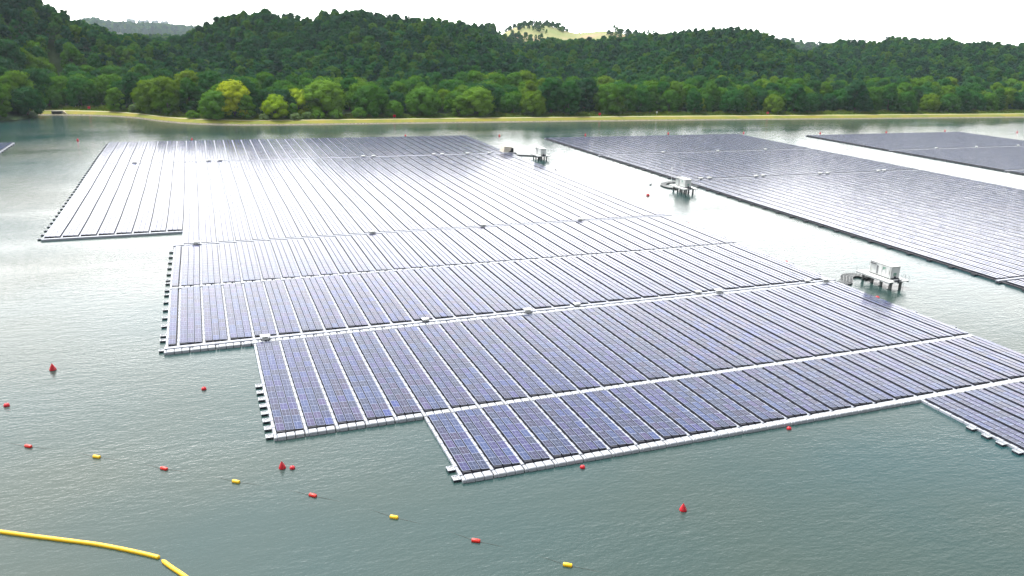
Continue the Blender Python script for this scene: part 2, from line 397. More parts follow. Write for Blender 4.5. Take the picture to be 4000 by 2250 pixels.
def make_strip(name, parent, lst, hold=None):
    """lst of (x,y0,y1,cols); hold = set of panel keys built one by one"""
    Vs, Fs, ms, us, ts = [], [], [], [], []; nv = 0
    singles = []
    for (x, y0, y1, cols) in lst:
        xs, ys, tl = strip_data(x, y0, y1, cols); tn = tint_of(xs, ys)
        keep = np.ones(len(xs), bool)
        if hold:
            for k in range(len(xs)):
                if (round(xs[k], 2), round(ys[k], 2)) in hold: keep[k] = False; singles.append((xs[k], ys[k], tn[k], tl))
        V, F, mi, uv, t = panel_arrays(xs[keep], ys[keep], tn[keep], tl)
        Vs.append(V); Fs.append(F + nv); ms.append(mi); us.append(uv); ts.append(t); nv += len(V)
        # dark floats carrying each column, cut in short lengths so they follow the swell
        bb = []; seg = PTILE * 2
        for c in range(cols):
            cx0 = x + WALK + 0.06 + c * COLP; yy = y0 + 0.02
            while yy < y1 - 0.3:
                ye = min(yy + seg, y1 - 0.02); bb.append((cx0 + 0.025, cx0 + COLW - 0.04, yy, ye, 0.0, 0.56)); bb.append((cx0 + COLW - 0.04, cx0 + COLP + 0.025, yy, ye, 0.0, 0.2)); yy = ye
        bV, bF = boxes_np(bb); k4 = (np.arange(len(bV)) % 8)
        hi = (np.arange(len(bV)) // 8) % 2 == 0; bV[hi & ((k4 == 4) | (k4 == 7)), 2] = 0.65
        Vs.append(warpv(bV)); Fs.append(bF + nv); nv += len(bV)
        ms.append(np.full(len(bF), 2)); us.append(np.zeros((len(bF) * 4, 2))); ts.append(np.zeros((len(bF), 4)))
    o = np_mesh(name, np.vstack(Vs), np.vstack(Fs), [M_solar, M_frame, M_dark], parent, np.concatenate(ms), np.vstack(us), np.vstack(ts))
    for (a, b, t, tl) in singles:
        V, F, mi, uv, tt = panel_arrays(np.array([a]), np.array([b]), t[None], tl)
        np_mesh('solar_panel', V, F, [M_solar, M_frame], o, mi, uv, tt)
    return o

def walkway(parent, x, y0, y1, name='walkway'):
    B = []; y = y0; long = True
    while y < y1 - 0.2:
        l = 1.20 if long else 0.82; ye = min(y + l, y1)
        B.append((x + (0.0 if long else 0.025), x + WALK - (0.0 if long else 0.025), y + 0.02, ye - 0.02, 0.0, 0.36 if long else 0.33)); y = ye; long = not long
    V, F = cham_np(B, 0.05)
    return np_mesh(name, warpv(V), F, M_float, parent)
def pontoon_row(parent, x0, x1, y0, y1, h=0.40, name='cross_walkway', plain=False):
    B = []; D = []; i0 = int(round((x0 - U0) / PITCH)) if not plain else 0
    x = x0
    while x < x1 - 0.1:
        B.append((x + 0.02, x + WALK - 0.02, y0 + 0.05, y1 - 0.05, 0.0, h - 0.06))
        for c in range(3):
            a = x + WALK + 0.03 + c * 1.137
            if a + 1.0 > x1: break
            B.append((a, a + 1.03, y0, y1, 0.0, h)); D.append((a + 1.03, a + 1.14, y0 + 0.25, y1 - 0.25, 0.0, h - 0.10))
        x += PITCH
    V, F = cham_np(B, 0.09); V2, F2 = boxes_np(D)
    return np_mesh(name, warpv(np.vstack([V, V2])), np.vstack([F, F2 + len(V)]), [M_pont, M_dark], parent, np.concatenate([np.zeros(len(F)), np.ones(len(F2))]))
def plain_row(parent, x0, x1, y0, y1, z, name='cross_walkway', m=None):
    B = []; x = x0
    while x < x1 - 0.05: xe = min(x + PITCH / 2, x1); B.append((x + 0.01, xe - 0.01, y0, y1, 0.0, z)); x = xe
    V, F = cham_np(B, 0.03); return np_mesh(name, warpv(V), F, m or M_float, parent)

# white triangulated bracket on a dark float, out from the island's edge
def bracket_mesh():
    b = MB()
    b.box(-0.42, 0.42, -0.48, 0.48, -0.05, 0.22, 1)
    for (x0, x1, y0, y1) in ((-0.46, 0.46, -0.52, -0.42), (-0.46, 0.46, 0.42, 0.52), (-0.46, -0.36, -0.42, 0.42), (0.36, 0.46, -0.42, 0.42)):
        b.box(x0, x1, y0, y1, 0.24, 0.32, 0)
    b.tube([(-0.36, -0.42, 0.29), (0.0, 0.42, 0.29)], 0.045, 5, 0); b.tube([(0.0, 0.42, 0.285), (0.36, -0.42, 0.285)], 0.045, 5, 0)
    b.box(-0.36, 0.36, -0.42, 0.42, 0.222, 0.235, 2)
    me = b.build('anchor_bracket', [M_pont, M_dark, M_steel]); d = me.data; bpy.data.objects.remove(me); return d
BR = bracket_mesh()
def brackets(parent, pts, rz=0.0, BR=BR):
    for (x, y) in pts:
        o = bpy.data.objects.new('anchor_bracket', BR); C.objects.link(o); o.parent = parent
        q = wp((x, y, 0)); o.location = q; o.rotation_euler = (0, 0, rz)
def jbox_mesh(big):
    b = MB(); s = 1.0 if big else 0.8
    b.box(-0.75 * s, 0.75 * s, -0.45 * s, 0.45 * s, 0.36, 0.50, 1)
    b.box(-0.5 * s, 0.5 * s, -0.35 * s, 0.35 * s, 0.50, 0.95 * s, 0, 0.02)
    for sx in (-0.7, 0.7):
        for sy in (-0.5, 0.5): b.tube([(sx * s, sy * s, 0.4), (sx * s, sy * s, 1.12 * s)], 0.03, 4, 1)
    b.box(-0.8 * s, 0.8 * s, -0.62 * s, 0.62 * s, 1.12 * s, 1.2 * s, 0, 0.02)
    me = b.build('combiner_box', [M_white, M_dark]); d = me.data; bpy.data.objects.remove(me); return d
JBIG, JSM = jbox_mesh(True), jbox_mesh(False)
BRD = BR.copy(); BRD.materials[0] = M_dark; BRD.materials[2] = M_dark
def jboxes(parent, pts, d):
    for (x, y) in pts:
        o = bpy.data.objects.new('combiner_box', d); C.objects.link(o); o.parent = parent; o.location = wp((x, y, 0))

# ---- main island
isl = empty('solar_island', (45, 200, 0))
tag(isl, 'largest floating solar island, nearest the camera, with a stepped left edge', 'solar array')
ux = lambda i: U0 + i * PITCH
strips = []
blocks = [(34, 42, 38.0, 77.2), (16, 42, 78.7, 94.45), (11, 42, 95.75, 128.5), (8, 42, 131.6, 163.3), (8, 42, 164.45, 197.3), (8, 42, 198.9, 328.2), (0, 8, 214.5, 328.2), (0, 42, 329.9, 393.5)]
for (i0, i1, y0, y1) in blocks:
    for i in range(i0, i1): strips.append((ux(i), y0, y1, 3))
strips += [(ux(8) - 1.72, 131.6, 163.3, 1), (ux(8) - 1.72, 164.45, 197.3, 1)]
def child_fix(parent):   # children were built in world coordinates
    inv = Matrix.Translation(-parent.location)
    for ch in parent.children:
        if ch.data in (BR, BRD, JBIG, JSM): ch.location = Vector(ch.location) - parent.location
        else: ch.location = -parent.location
def build_strips(parent, strips, nmax=100, hold=None):
    strips = sorted(strips, key=lambda s: -seen_size(s[0], s[0] + PITCH, s[1], s[2]))
    for s in strips[:nmax]: make_strip('panel_strip', parent, [s], hold)
    if strips[nmax:]:
        o = make_strip('panel_strips', parent, strips[nmax:], None); o['kind'] = 'stuff'
cand = []
for s in strips:
    xs, ys, _ = strip_data(*s)
    for a, b in zip(xs, ys):
        p = proj((a + 0.5, b + 1, 0.6))
        if p and 0 < p[0] < 1 and 0 < p[1] < 0.5625: cand.append((p[2] ** 3, round(a, 2), round(b, 2)))
cand.sort(); HOLD = set((a, b) for _, a, b in cand[:100])
build_strips(isl, strips, 100, HOLD)
for i in range(0, 42):
    segs = [(i0, i1, y0, y1) for (i0, i1, y0, y1) in blocks if i0 <= i < i1]
    ya, yb = min(s[2] for s in segs), max(s[3] for s in segs)
    walkway(isl, ux(i), ya, yb)
walkway(isl, ux(8) - 1.72 - 0.02, 131.6, 197.3)
walkway(isl, ux(42) + 0.02, 38, 393.5)
pontoon_row(isl, ux(16), ux(42), 77.35, 78.5, 0.5)
pontoon_row(isl, ux(11), ux(42), 94.55, 95.6, 0.52)
pontoon_row(isl, ux(8) - 1.9, ux(42), 128.8, 129.95, 0.5)
plain_row(isl, ux(8) - 1.9, ux(42) + 1.2, 130.55, 131.35, 0.44)
plain_row(isl, ux(8) - 1.9, ux(42), 130.0, 130.5, 0.10, 'cable_tray', M_dark)
pontoon_row(isl, ux(8) - 1.72, ux(42), 163.35, 164.35, 0.56)
plain_row(isl, ux(8) - 1.9, ux(42) + 1, 198.1, 198.85, 0.58)
plain_row(isl, ux(8) - 1.9, ux(42), 197.75, 198.12, 0.12, 'cable_tray', M_dark)
pontoon_row(isl, ux(8) - 1.9, ux(42), 197.35, 197.7, 0.38)
plain_row(isl, ux(0), ux(8), 212.9, 213.75, 0.44)
plain_row(isl, ux(0), ux(42) + 2, 329.0, 329.85, 0.6)
plain_row(isl, ux(0), ux(42), 328.35, 328.9, 0.14, 'cable_tray', M_dark)
plain_row(isl, ux(0), ux(42) + 0.5, 393.6, 394.1, 0.40)
brackets(isl, [(ux(34) - 0.5, y) for y in (68.56, 66.21, 64.06, 61.72, 59.4, 57.1)])
brackets(isl, [(ux(16) - 0.5, y) for y in (80.66, 78.4)])
brackets(isl, [(ux(11) - 0.5, 95.7 + 2.31 * k) for k in range(8)])
brackets(isl, [(ux(8) - 2.25, y) for y in (193.8, 189.3, 184.6, 180, 175.3, 170.7, 168.3, 163.7, 160.6, 156, 151.4, 146.8, 142.3, 137.5, 135.2, 130.6)])
brackets(isl, [(ux(0) - 0.5, 214.6 + 4.5 * k) for k in range(40)])
brackets(isl, [(ux(42) + 1.0, y) for y in (100, 109, 136, 145, 154, 172, 182, 191, 208, 217, 226, 236, 245, 255, 265, 275, 286, 297, 308, 319)])
jboxes(isl, [(7.34, 129.9), (54.74, 129.9), (97.31, 129.9), (125.1, 129.9)], JBIG)
jboxes(isl, [(35.2, 130.9), (65.4, 130.9), (93.0, 130.9), (121.0, 130.9)], JSM)
jboxes(isl, [(-3.2, 198.4), (39.1, 198.4), (69.2, 198.4), (98.4, 198.4)], JBIG)
jboxes(isl, [(x, 329.1) for x in (-24.0, 2.3, 6.4, 62.2, 66.5, 92.4, 96.1, 107.5, 117.6)], JBIG)
child_fix(isl)

# ---- the other islands
def island(x0, n, rows, aisles, boxes, label, brk, loc):
    p = empty('solar_island', loc); tag(p, label, 'solar array')
    st = [(x0 + k * PITCH, a, b, 3) for (a, b) in rows for k in range(n)]
    build_strips(p, st)
    ya, yb = min(r[0] for r in rows), max(r[1] for r in rows)
    for k in range(n + 1): walkway(p, x0 + k * PITCH, ya, yb).data.materials[0] = M_dark if (k == 0 and brk and x0 > 0) else M_float
    for y in aisles:
        plain_row(p, x0 - 0.6, x0 + n * PITCH, y + 0.1, y + 0.85, 0.52)
        plain_row(p, x0 - 0.6, x0 + n * PITCH, y - 0.4, y + 0.08, 0.14, 'cable_tray', M_dark)
    plain_row(p, x0, x0 + n * PITCH + 0.5, yb + 0.05, yb + 0.6, 0.4)
    if brk: brackets(p, brk, 0.0, BRD if x0 > 0 else BR)
    jboxes(p, boxes, JBIG)
    child_fix(p); return p
island(164.9, 30, [(60, 117.9), (119.8, 248.8), (250.9, 314.4), (316.5, 377)], [118.7, 249.7, 315.3],
       [(197.3, 315.5), (227, 315.5), (254.4, 315.5), (173.5, 250), (198.5, 250), (229.5, 250), (259.5, 250), (177.5, 250.3), (202, 250.3), (233.4, 250.3), (263, 250.3)],
       'second floating solar island, right of the channel with the three inverter platforms', [(164.3, 62 + 6.3 * k) for k in range(50)], (220, 220, 0))
island(320.8, 30, [(190, 238.5), (240.5, 301.6), (303.7, 364.5)], [239.3, 302.5], [(351.2, 302.8), (379.4, 302.8), (409.9, 302.8)],
       'farthest right floating solar island, cut by the right edge of the photo', [(320.2, 195 + 6.3 * k) for k in range(27)], (380, 300, 0))
island(-75.7 - 10 * PITCH, 10, [(330, 399)], [], [], 'small corner of a floating solar island at the left edge of the photo', [(-75.0, 333 + 4.5 * k) for k in range(15)], (-95, 365, 0))


# ------------------------------------------------------------------ inverter platforms and their containers
def text_mesh(txt, size, name, parent, loc, rot):
    cu = bpy.data.curves.new(name, 'FONT'); cu.body = txt; cu.size = size; cu.extrude = 0.008; cu.align_x = 'CENTER'; cu.offset = 0.02
    to = bpy.data.objects.new('tmp', cu); C.objects.link(to)
    dg = bpy.context.evaluated_depsgraph_get(); me = bpy.data.meshes.new_from_object(to.evaluated_get(dg))
    bpy.data.objects.remove(to); me.materials.clear(); me.materials.append(M_green)
    o = bpy.data.objects.new(name, me); C.objects.link(o); o.parent = parent; o.location = loc; o.rotation_euler = rot; return o

def platform(x, y, label, mast=False):
    """origin: near-left deck corner at water level; deck runs +x 5.6 and +y 11"""
    p = empty('inverter_platform', (x, y, 0)); tag(p, label, 'platform', 'inverter platforms in the channels')
    Wd, Ld, Z = 5.6, 9.6, 1.8
    b = MB(); b.box(0, Wd, 0, Ld, Z - 0.16, Z, 0)
    for yy in np.arange(0.6, Ld, 1.55): b.box(0.1, Wd - 0.1, yy, yy + 0.14, Z - 0.38, Z - 0.162, 1)
    for xx in (0.05, Wd - 0.2): b.box(xx, xx + 0.15, 0.05, Ld - 0.05, Z - 0.42, Z - 0.164, 1)
    b.build('deck', [M_white, M_steel], p)
    for xx in (1.5, 4.2):
        for yy in (0.9, 3.5, 6.1, 8.7):
            l = MB(); l.lathe([(0.30, -1.5), (0.30, Z - 0.43)], 12, 0, (xx, yy, 0)); l.lathe([(0.42, Z - 0.62), (0.42, Z - 0.425)], 12, 0, (xx, yy, 0)); l.build('leg', M_conc, p, smooth=True)
    def rail(pts, name='railing'):
        r = MB()
        for a, c in zip(pts[:-1], pts[1:]):
            a, c = Vector(a), Vector(c); n = max(1, round((c - a).length / 1.1))
            for k in range(n + 1):
                q = a + (c - a) * k / n; r.tube([(q.x, q.y, Z), (q.x, q.y, Z + 1.1)], 0.025, 5)
            for h in (0.55, 1.08): r.tube([(a.x, a.y, Z + h), (c.x, c.y, Z + h)], 0.022, 5)
        r.build(name, M_steel, p)
    rail([(0.06, 7.4, 0), (0.06, Ld - 0.06, 0), (Wd - 0.06, Ld - 0.06, 0)]); rail([(Wd - 0.06, Ld - 0.06, 0), (Wd - 0.06, 0.06, 0)]); rail([(3.4, 0.06, 0), (Wd - 0.06, 0.06, 0)])
    l = MB()
    for xx in (0, 0.45): l.tube([(Wd + 0.1, 1.4 + xx, 0.05), (Wd + 0.1, 1.4 + xx, Z + 1.0)], 0.03, 5)
    for zz in np.arange(0.2, Z, 0.3): l.tube([(Wd + 0.1, 1.4, zz), (Wd + 0.1, 1.85, zz)], 0.02, 4)
    l.build('ladder', M_steel, p)
    cb = MB(); cb.tube([(2.4, -0.10, Z - 0.35), (2.4, -0.1, Z + 0.55)], 0.16, 8); cb.box(1.5, 3.4, 0.02, 0.45, Z + 0.004, Z + 0.2); cb.build('cable_trunk', M_dark, p)
    if mast:
        mm = MB(); mm.tube([(0.5, 9.2, Z), (0.5, 9.2, Z + 6.0)], [0.09, 0.05], 8); mm.tube([(0.5, 9.4, Z + 5.8), (0.1, 9.0, Z + 5.7)], 0.04, 5); mm.box(-0.1, 0.3, 8.8, 9.2, Z + 5.55, Z + 5.7)
        mm.build('lamp_mast', M_white, p)
    return p
def container(x, y, label, num, z=1.8, cover=True):
    """long side facing -x, origin: near-left bottom corner"""
    p = empty('equipment_container', (x, y, z + 0.002)); tag(p, label, 'container', 'white containers on the platforms')
    Wc, Lc, Hc = 2.45, 5.9, 2.75; b = MB()
    b.box(0.04, Wc - 0.04, 0.04, Lc - 0.04, 0.14, Hc - 0.06, 0)
    for k in range(26):                                 # corrugation of the long faces
        yy = 0.32 + k * 0.205
        if k % 2: b.box(0.0, 0.038, yy, yy + 0.12, 0.25, Hc - 0.2, 0); b.box(Wc - 0.038, Wc, yy, yy + 0.12, 0.25, Hc - 0.2, 0)
    for k in range(9):
        xx = 0.28 + k * 0.22
        b.box(xx, xx + 0.11, Lc - 0.038, Lc, 0.25, Hc - 0.2, 0)
    for (x0, y0) in ((-0.02, -0.02), (Wc - 0.14, -0.02), (-0.02, Lc - 0.14), (Wc - 0.14, Lc - 0.14)): b.box(x0, x0 + 0.16, y0, y0 + 0.16, 0.1, Hc, 0)
    b.build('walls', M_white, p)
    s = MB(); s.box(-0.06, Wc + 0.06, -0.06, Lc + 0.06, 0.0, 0.13); s.build('skid', M_dark, p)
    r = MB(); r.box(-0.06, Wc + 0.06, -0.1, Lc + 0.06, Hc + 0.003, Hc + 0.09); r.box(0.5, 1.9, 3.4, 3.8, Hc + 0.092, Hc + 0.16); r.box(0.4, 1.9, 4.6, 5.2, Hc + 0.092, Hc + 0.2)
    r.build('roof', M_white, p)
    for (y0, y1) in ((0.35, 1.25), (1.3, 2.2), (2.4, 3.3)):
        d = MB(); d.box(-0.035, 0.036, y0, y1, 0.3, Hc - 0.25, 0); h = d.build('door', M_white, p)
        g = MB(); g.tube([(-0.06, y0 + 0.1, 1.0), (-0.06, y0 + 0.1, 1.7)], 0.02, 5); g.build('handle', M_steel, h)
    v = MB(); v.box(-0.02, 0.037, 3.55, 4.0, 0.35, 2.1, 0)
    for k in range(8): v.box(-0.05, -0.022, 3.58, 3.97, 0.42 + k * 0.2, 0.5 + k * 0.2, 1)
    v.build('vent', [M_dark, M_steel], p)
    a = MB(); a.box(-0.3, 0.0, 4.1, 5.8, Hc - 0.42, Hc - 0.34); a.build('awning', M_dark, p)
    e = MB()
    for k in range(2): e.box(0.22 + k * 1.02, 1.2 + k * 1.02, -0.03, 0.036, 0.25, Hc - 0.2)
    e.build('end_door', M_white, p)
    tr = MB(); tr.box(0.1, Wc - 0.1, -0.28, -0.1, 0.05, 0.25); tr.box(1.1, 1.4, -0.3, -0.04, 0.25, 0.62); tr.build('cable_tray', M_dark, p)
    if num:
        text_mesh(num, 0.75, 'number', p, (-0.055, 1.85, 1.75), (PI / 2, 0, -PI / 2))
        text_mesh(num, 0.85, 'number', p, (1.2, -0.05, 0.8), (PI / 2, 0, 0))
    return p
PX, PY = 134.8, 121.7
platform(PX, PY, 'nearest inverter platform on concrete legs, carrying the white container numbered 09')
container(PX + 1.9, PY + 1.8, 'white equipment container with green number 09 on the nearest platform', '09')
platform(152.0, 228.0, 'middle inverter platform in the channel, with a tall lamp mast', True)
container(153.4, 229.8, 'white equipment container on the middle platform beside the lamp mast', '10')
platform(132.6, 309.6, 'farthest inverter platform, small, beside the floating tent raft')
container(134.4, 311.4, 'white equipment container on the farthest platform', None)

# floating cable bridges: dark cross planks strung in a curved ribbon
def bridge(pts, width, label, n):
    P = [Vector((*q, 0)) for q in pts]
    def cat(t):
        k = min(int(t), len(P) - 2); u = t - k; a, b_, c, d = P[max(k - 1, 0)], P[k], P[k + 1], P[min(k + 2, len(P) - 1)]
        return 0.5 * ((2 * b_) + (c - a) * u + (2 * a - 5 * b_ + 4 * c - d) * u * u + (3 * b_ - a - 3 * c + d) * u ** 3)
    S = [cat(t) for t in np.linspace(0, len(P) - 1, 400)]; acc = [0]
    for a, b_ in zip(S[:-1], S[1:]): acc.append(acc[-1] + (b_ - a).length)
    tot = acc[-1]; mid = S[200]
    p = empty('cable_bridge', mid); tag(p, label, 'floating bridge', 'floating cable bridges from island to platform')
    def at(s_):
        k = int(np.searchsorted(acc, s_)); k = max(1, min(k, 399)); d = (S[k] - S[k - 1]).normalized(); return S[k], d
    fl, sl, ed = MB(), MB(), MB(); N_ = int(tot / 0.5)
    for k in range(N_):
        q, d = at((k + 0.5) * tot / N_); q = q - mid; rz = math.atan2(d.y, d.x); h = 0.17
        for j in range(4):
            o = (j - 1.5) * width / 4; nx, ny = -d.y * o, d.x * o; sh = (0.31 if j % 2 else 0) * 0.6
            cx_, cy_ = q.x + nx + d.x * sh, q.y + ny + d.y * sh
            fl.box(cx_ - h, cx_ + h, cy_ - width / 8.6, cy_ + width / 8.6, 0, 0.34, 0, 0.04, rot=rz)
        sl.box(q.x - 0.03, q.x + 0.03, q.y - width / 2, q.y + width / 2, 0.345, 0.40, 0, rot=rz)
    for sgn in (-1, -0.5, 0, 0.5, 1):
        e = []
        for k in range(0, 61):
            q, d = at(k * tot / 60); q = q - mid; e.append((q.x - d.y * sgn * width / 2, q.y + d.x * sgn * width / 2, 0.42))
        ed.tube(e, 0.03, 5)
    fl.build('floats', M_black, p); sl.build('cross_bars', M_steel, p); ed.build('cables', M_steel, p)
bridge([(125.6, 129.6), (127.4, 128.4), (129.4, 128.5), (131.1, 129.9), (132.8, 131.8), (134.6, 132.8), (136.2, 132.6), (137.2, 131.6), (137.6, 129.6)], 2.6, 'S-shaped floating cable bridge of dark floats leading to platform 09', 60)
bridge([(166.5, 249.6), (161.4, 249.3), (157.6, 248.0), (154.6, 245.6), (153.4, 242.3), (153.6, 239.5), (155.2, 237.2)], 1.9, 'curved floating cable bridge wrapping round behind the middle platform', 60)
bridge([(126.5, 327.4), (129.0, 325.2), (132.0, 323.4), (135.6, 321.5), (138.0, 319.6)], 1.9, 'straight floating cable bridge to the farthest platform beside the tent raft', 40)

# maintenance raft with a canvas tent
rf = empty('tent_raft', (127.4, 332.5, 0), 0.15); tag(rf, 'small raft with a beige canvas tent at the far corner of the largest island', 'raft')
b = MB(); b.box(-3.4, 3.4, -2.2, 2.2, 0.0, 0.38, 0, 0.08); b.build('raft_deck', M_dark, rf)
b = MB()
def sheet(pts): k = [tuple(q) for q in pts]; n_ = len(k); b.add(k + [(q[0], q[1] + 0.04, q[2] - 0.03) for q in k], [tuple(range(n_)), tuple(range(n_, 2 * n_))[::-1]])
sheet([(-2.6, -1.9, 3.3), (2.4, -1.9, 2.7), (2.9, 1.7, 2.5), (-2.4, 1.7, 3.1)])
sheet([(-2.6, -1.92, 3.28), (-3.2, -2.0, 0.9), (-0.4, -2.0, 0.9), (0.3, -2.0, 1.3), (0.9, -1.95, 2.9)])
sheet([(-3.2, -2.0, 0.9), (-2.6, -1.9, 3.28), (-2.4, 1.7, 3.1), (-3.1, 1.8, 0.9)])
b.build('canvas', M_canvas, rf)
b = MB()
for (x, y, h) in ((-2.9, -1.85, 3.2), (2.5, -1.8, 2.68), (2.8, 1.6, 2.5), (-2.6, 1.6, 3.0)): b.tube([(x, y, 0.38), (x * 0.97, y, h)], 0.05, 6)
b.build('tent_frame', M_steel, rf)
b = MB(); b.box(0.9, 2.3, -1.2, 0.9, 0.385, 2.3, 0, 0.05); b.build('generator_cabinet', M_black, rf)

# ------------------------------------------------------------------ buoys
cone = MB(); cone.lathe([(0.12, -0.25), (0.42, -0.12), (0.50, 0.02), (0.47, 0.18), (0.34, 0.48), (0.17, 0.82), (0.05, 1.02), (0.03, 1.06)], 24)
cm = cone.build('cone_buoy', M_red, smooth=True); cb_ = MB(); cb_.lathe([(0.512, -0.05), (0.515, 0.03)], 24); c2 = cb_.build('rubber_rim', M_black, cm)
cb_ = MB(); cb_.tube([(0, 0, 1.05), (0, 0, 1.25)], 0.02, 6); c3 = cb_.build('top_pin', M_steel, cm)
def put(proto, loc, label, cat, group, sc_=1.0, rz=0.0, first=[None]):
    o = copy_tree(proto); o.location = loc; o.scale = (sc_,) * 3; o.rotation_euler = (random.uniform(-.05, .05), random.uniform(-.05, .05), rz)
    tag(o, label, cat, group); return o
for (x, y), l, s in (((-23.89, 127.78), 'red cone buoy floating alone at the left, level with the double walkway', 1.0),
                     ((5.72, 87.74), 'red cone buoy floating beside a round red buoy, left of the nearest block', 0.86), ((46.7, 64.43), 'red cone buoy floating alone in the dark water at lower right', 0.84)):
    put(cm, (x, y, 0), l, 'buoy', 'near red cone buoys', s)
for (x, y) in [(-51.64, 405.1), (-3.89, 400.1), (97.14, 399.2), (145.3, 391.8), (193.2, 388.0), (244.2, 387.1), (291.7, 382.6), (339.6, 374.2), (387.6, 371.7), (436.0, 372.1), (482.2, 358.6)]:
    put(cm, (x, y, 0), 'tiny dark red cone buoy in the row along the far edge of the islands', 'buoy', 'far row of cone buoys', 1.05)
for o in (c2, c3, cm): bpy.data.objects.remove(o)
ball = MB(); ball.lathe([(0.05, -0.32), (0.25, -0.24), (0.36, -0.08), (0.385, 0.08), (0.36, 0.22), (0.27, 0.34), (0.14, 0.41), (0.05, 0.43)], 24)
bm_ = ball.build('ball_buoy', M_red, smooth=True); e = MB(); e.tube([(-0.07, 0, 0.41), (-0.06, 0, 0.5), (0.06, 0, 0.5), (0.07, 0, 0.41)], 0.025, 6); e1 = e.build('lifting_eye', M_black, bm_)
BL = [((6.83, 87.24), 'round red buoy just right of the cone buoy in the foreground', .85), ((-27.89, 116.18), 'round red buoy at the left edge of the photo', 1.0), ((-2.69, 113.67), 'round red buoy left of the bracketed edge of the second block', .95),
      ((40.02, 76.3), 'round red buoy touching the front walkway at its left half', .85), ((71.26, 76.5), 'round red buoy touching the front walkway at its right half', .85), ((127.9, 91.94), 'round red buoy off the right edge of the island, lowest of that edge', 1.0),
      ((128.4, 118.27), 'round pink red buoy at the island edge just below platform 09', 1.15), ((128.3, 146.59), 'round red buoy at the island edge above the S-shaped bridge', 1.0), ((128.2, 188.67), 'round red buoy at the island edge between platform 09 and the middle platform', 1.1),
      ((138.66, 229.07), 'round crimson buoy in the channel left of the middle platform', 1.5)]
for (x, y), l, s in BL: put(bm_, (x, y, 0), l, 'buoy', 'round red buoys', s)
for (x, y), l, mt, s in (((150.46, 247.4), 'tiny grey buoy in the channel above the crimson one', M_steel, 1.3), ((128.6, 282.9), 'small black buoy in the channel below the farthest platform', M_black, 1.6)):
    o = put(bm_, (x, y, 0), l, 'buoy', None, s); o.data = o.data.copy(); o.data.materials[0] = mt
for o in (e1, bm_): bpy.data.objects.remove(o)
cyl = MB(); cyl.lathe([(0.10, -0.46), (0.19, -0.44), (0.225, -0.36), (0.225, 0.36), (0.19, 0.44), (0.10, 0.46)], 20)
cyl.v = [(z, y, x + 0.06) for x, y, z in cyl.v]
CY = [(-23.16, 102.69), (-15.08, 97.29), (-7.42, 91.83), (0.39, 86.16), (8.32, 80.43), (15.97, 73.35), (23.0, 66.5), (30.34, 59.78)]
CL = ['red cylinder float nearest the left edge of the photo', 'yellow cylinder float left of the first block, farthest yellow one', 'red cylinder float second from the left edge', 'yellow cylinder float just left of the foreground cone buoy',
      'red cylinder float just below the pair of cone and round buoys', 'yellow cylinder float third of the yellow ones, bottom centre', 'red cylinder float nearest the bottom of the photo', 'yellow cylinder float at the bottom edge, rightmost of the row']
pr, py_ = cyl.build('cylinder_float', M_orange, smooth=True), cyl.build('cylinder_float', M_yellow, smooth=True)
for k, (x, y) in enumerate(CY):
    o = pr if k == 0 else py_ if k == 1 else (pr if k % 2 == 0 else py_).copy()
    if k > 1: C.objects.link(o)
    tag(o, CL[k], 'float', 'red and yellow floats on the marker line'); o.location = (x, y, 0.03); o.rotation_euler = (0.03, 0.02, -0.62 + random.uniform(-.12, .12))
rp = MB(); ln = [(-34, 109.5)] + CY + [(38, 53)]
pts = []
for a, b_ in zip(ln[:-1], ln[1:]):
    for k in range(6):
        t = k / 6; sag = math.sin(PI * t); pts.append((a[0] + (b_[0] - a[0]) * t + sag * 0.3, a[1] + (b_[1] - a[1]) * t + sag * 0.25, 0.012 - 0.035 * sag ** 2 + 0.03 * (1 - sag)))
rp.tube(pts, 0.013, 5); tag(rp.build('float_line', M_rope), 'thin dark rope joining the red and yellow cylinder floats', 'rope')
def boom(pts, label):
    P = [Vector((x, y, 0.10)) for x, y in pts]; Q = []
    for k in range(len(P) - 1):
        for j in range(8): Q.append(P[k].lerp(P[k + 1], j / 8))
    Q.append(P[-1]); n = len(Q)
    for _ in range(6): Q = [Q[0]] + [(Q[k - 1] + Q[k] * 2 + Q[k + 1]) / 4 for k in range(1, n - 1)] + [Q[-1]]
    r = [0.22 * min(1, 0.35 + 0.35 * min(k, n - 1 - k)) * (1 + 0.03 * math.sin(k * 1.7)) for k in range(n)]
    b = MB(); b.tube(Q, r, 14); tag(b.build('floating_boom', M_yellow, smooth=True), label, 'boom', 'yellow floating booms')
boom([(-40, 94.5), (-30, 88.2), (-22.73, 83.81), (-19.58, 81.95), (-16.49, 80.18), (-13.43, 78.43), (-11.15, 76.89), (-8.89, 75.23), (-7.7, 74.29), (-7.35, 73.99)], 'long yellow floating boom curving in from the left edge at the bottom')
boom([(-7.1, 73.5), (-6.27, 72.11), (-4.98, 70.21), (-3.79, 67.99), (-2.4, 65.2), (-0.8, 61.5)], 'short yellow floating boom running off the bottom edge')

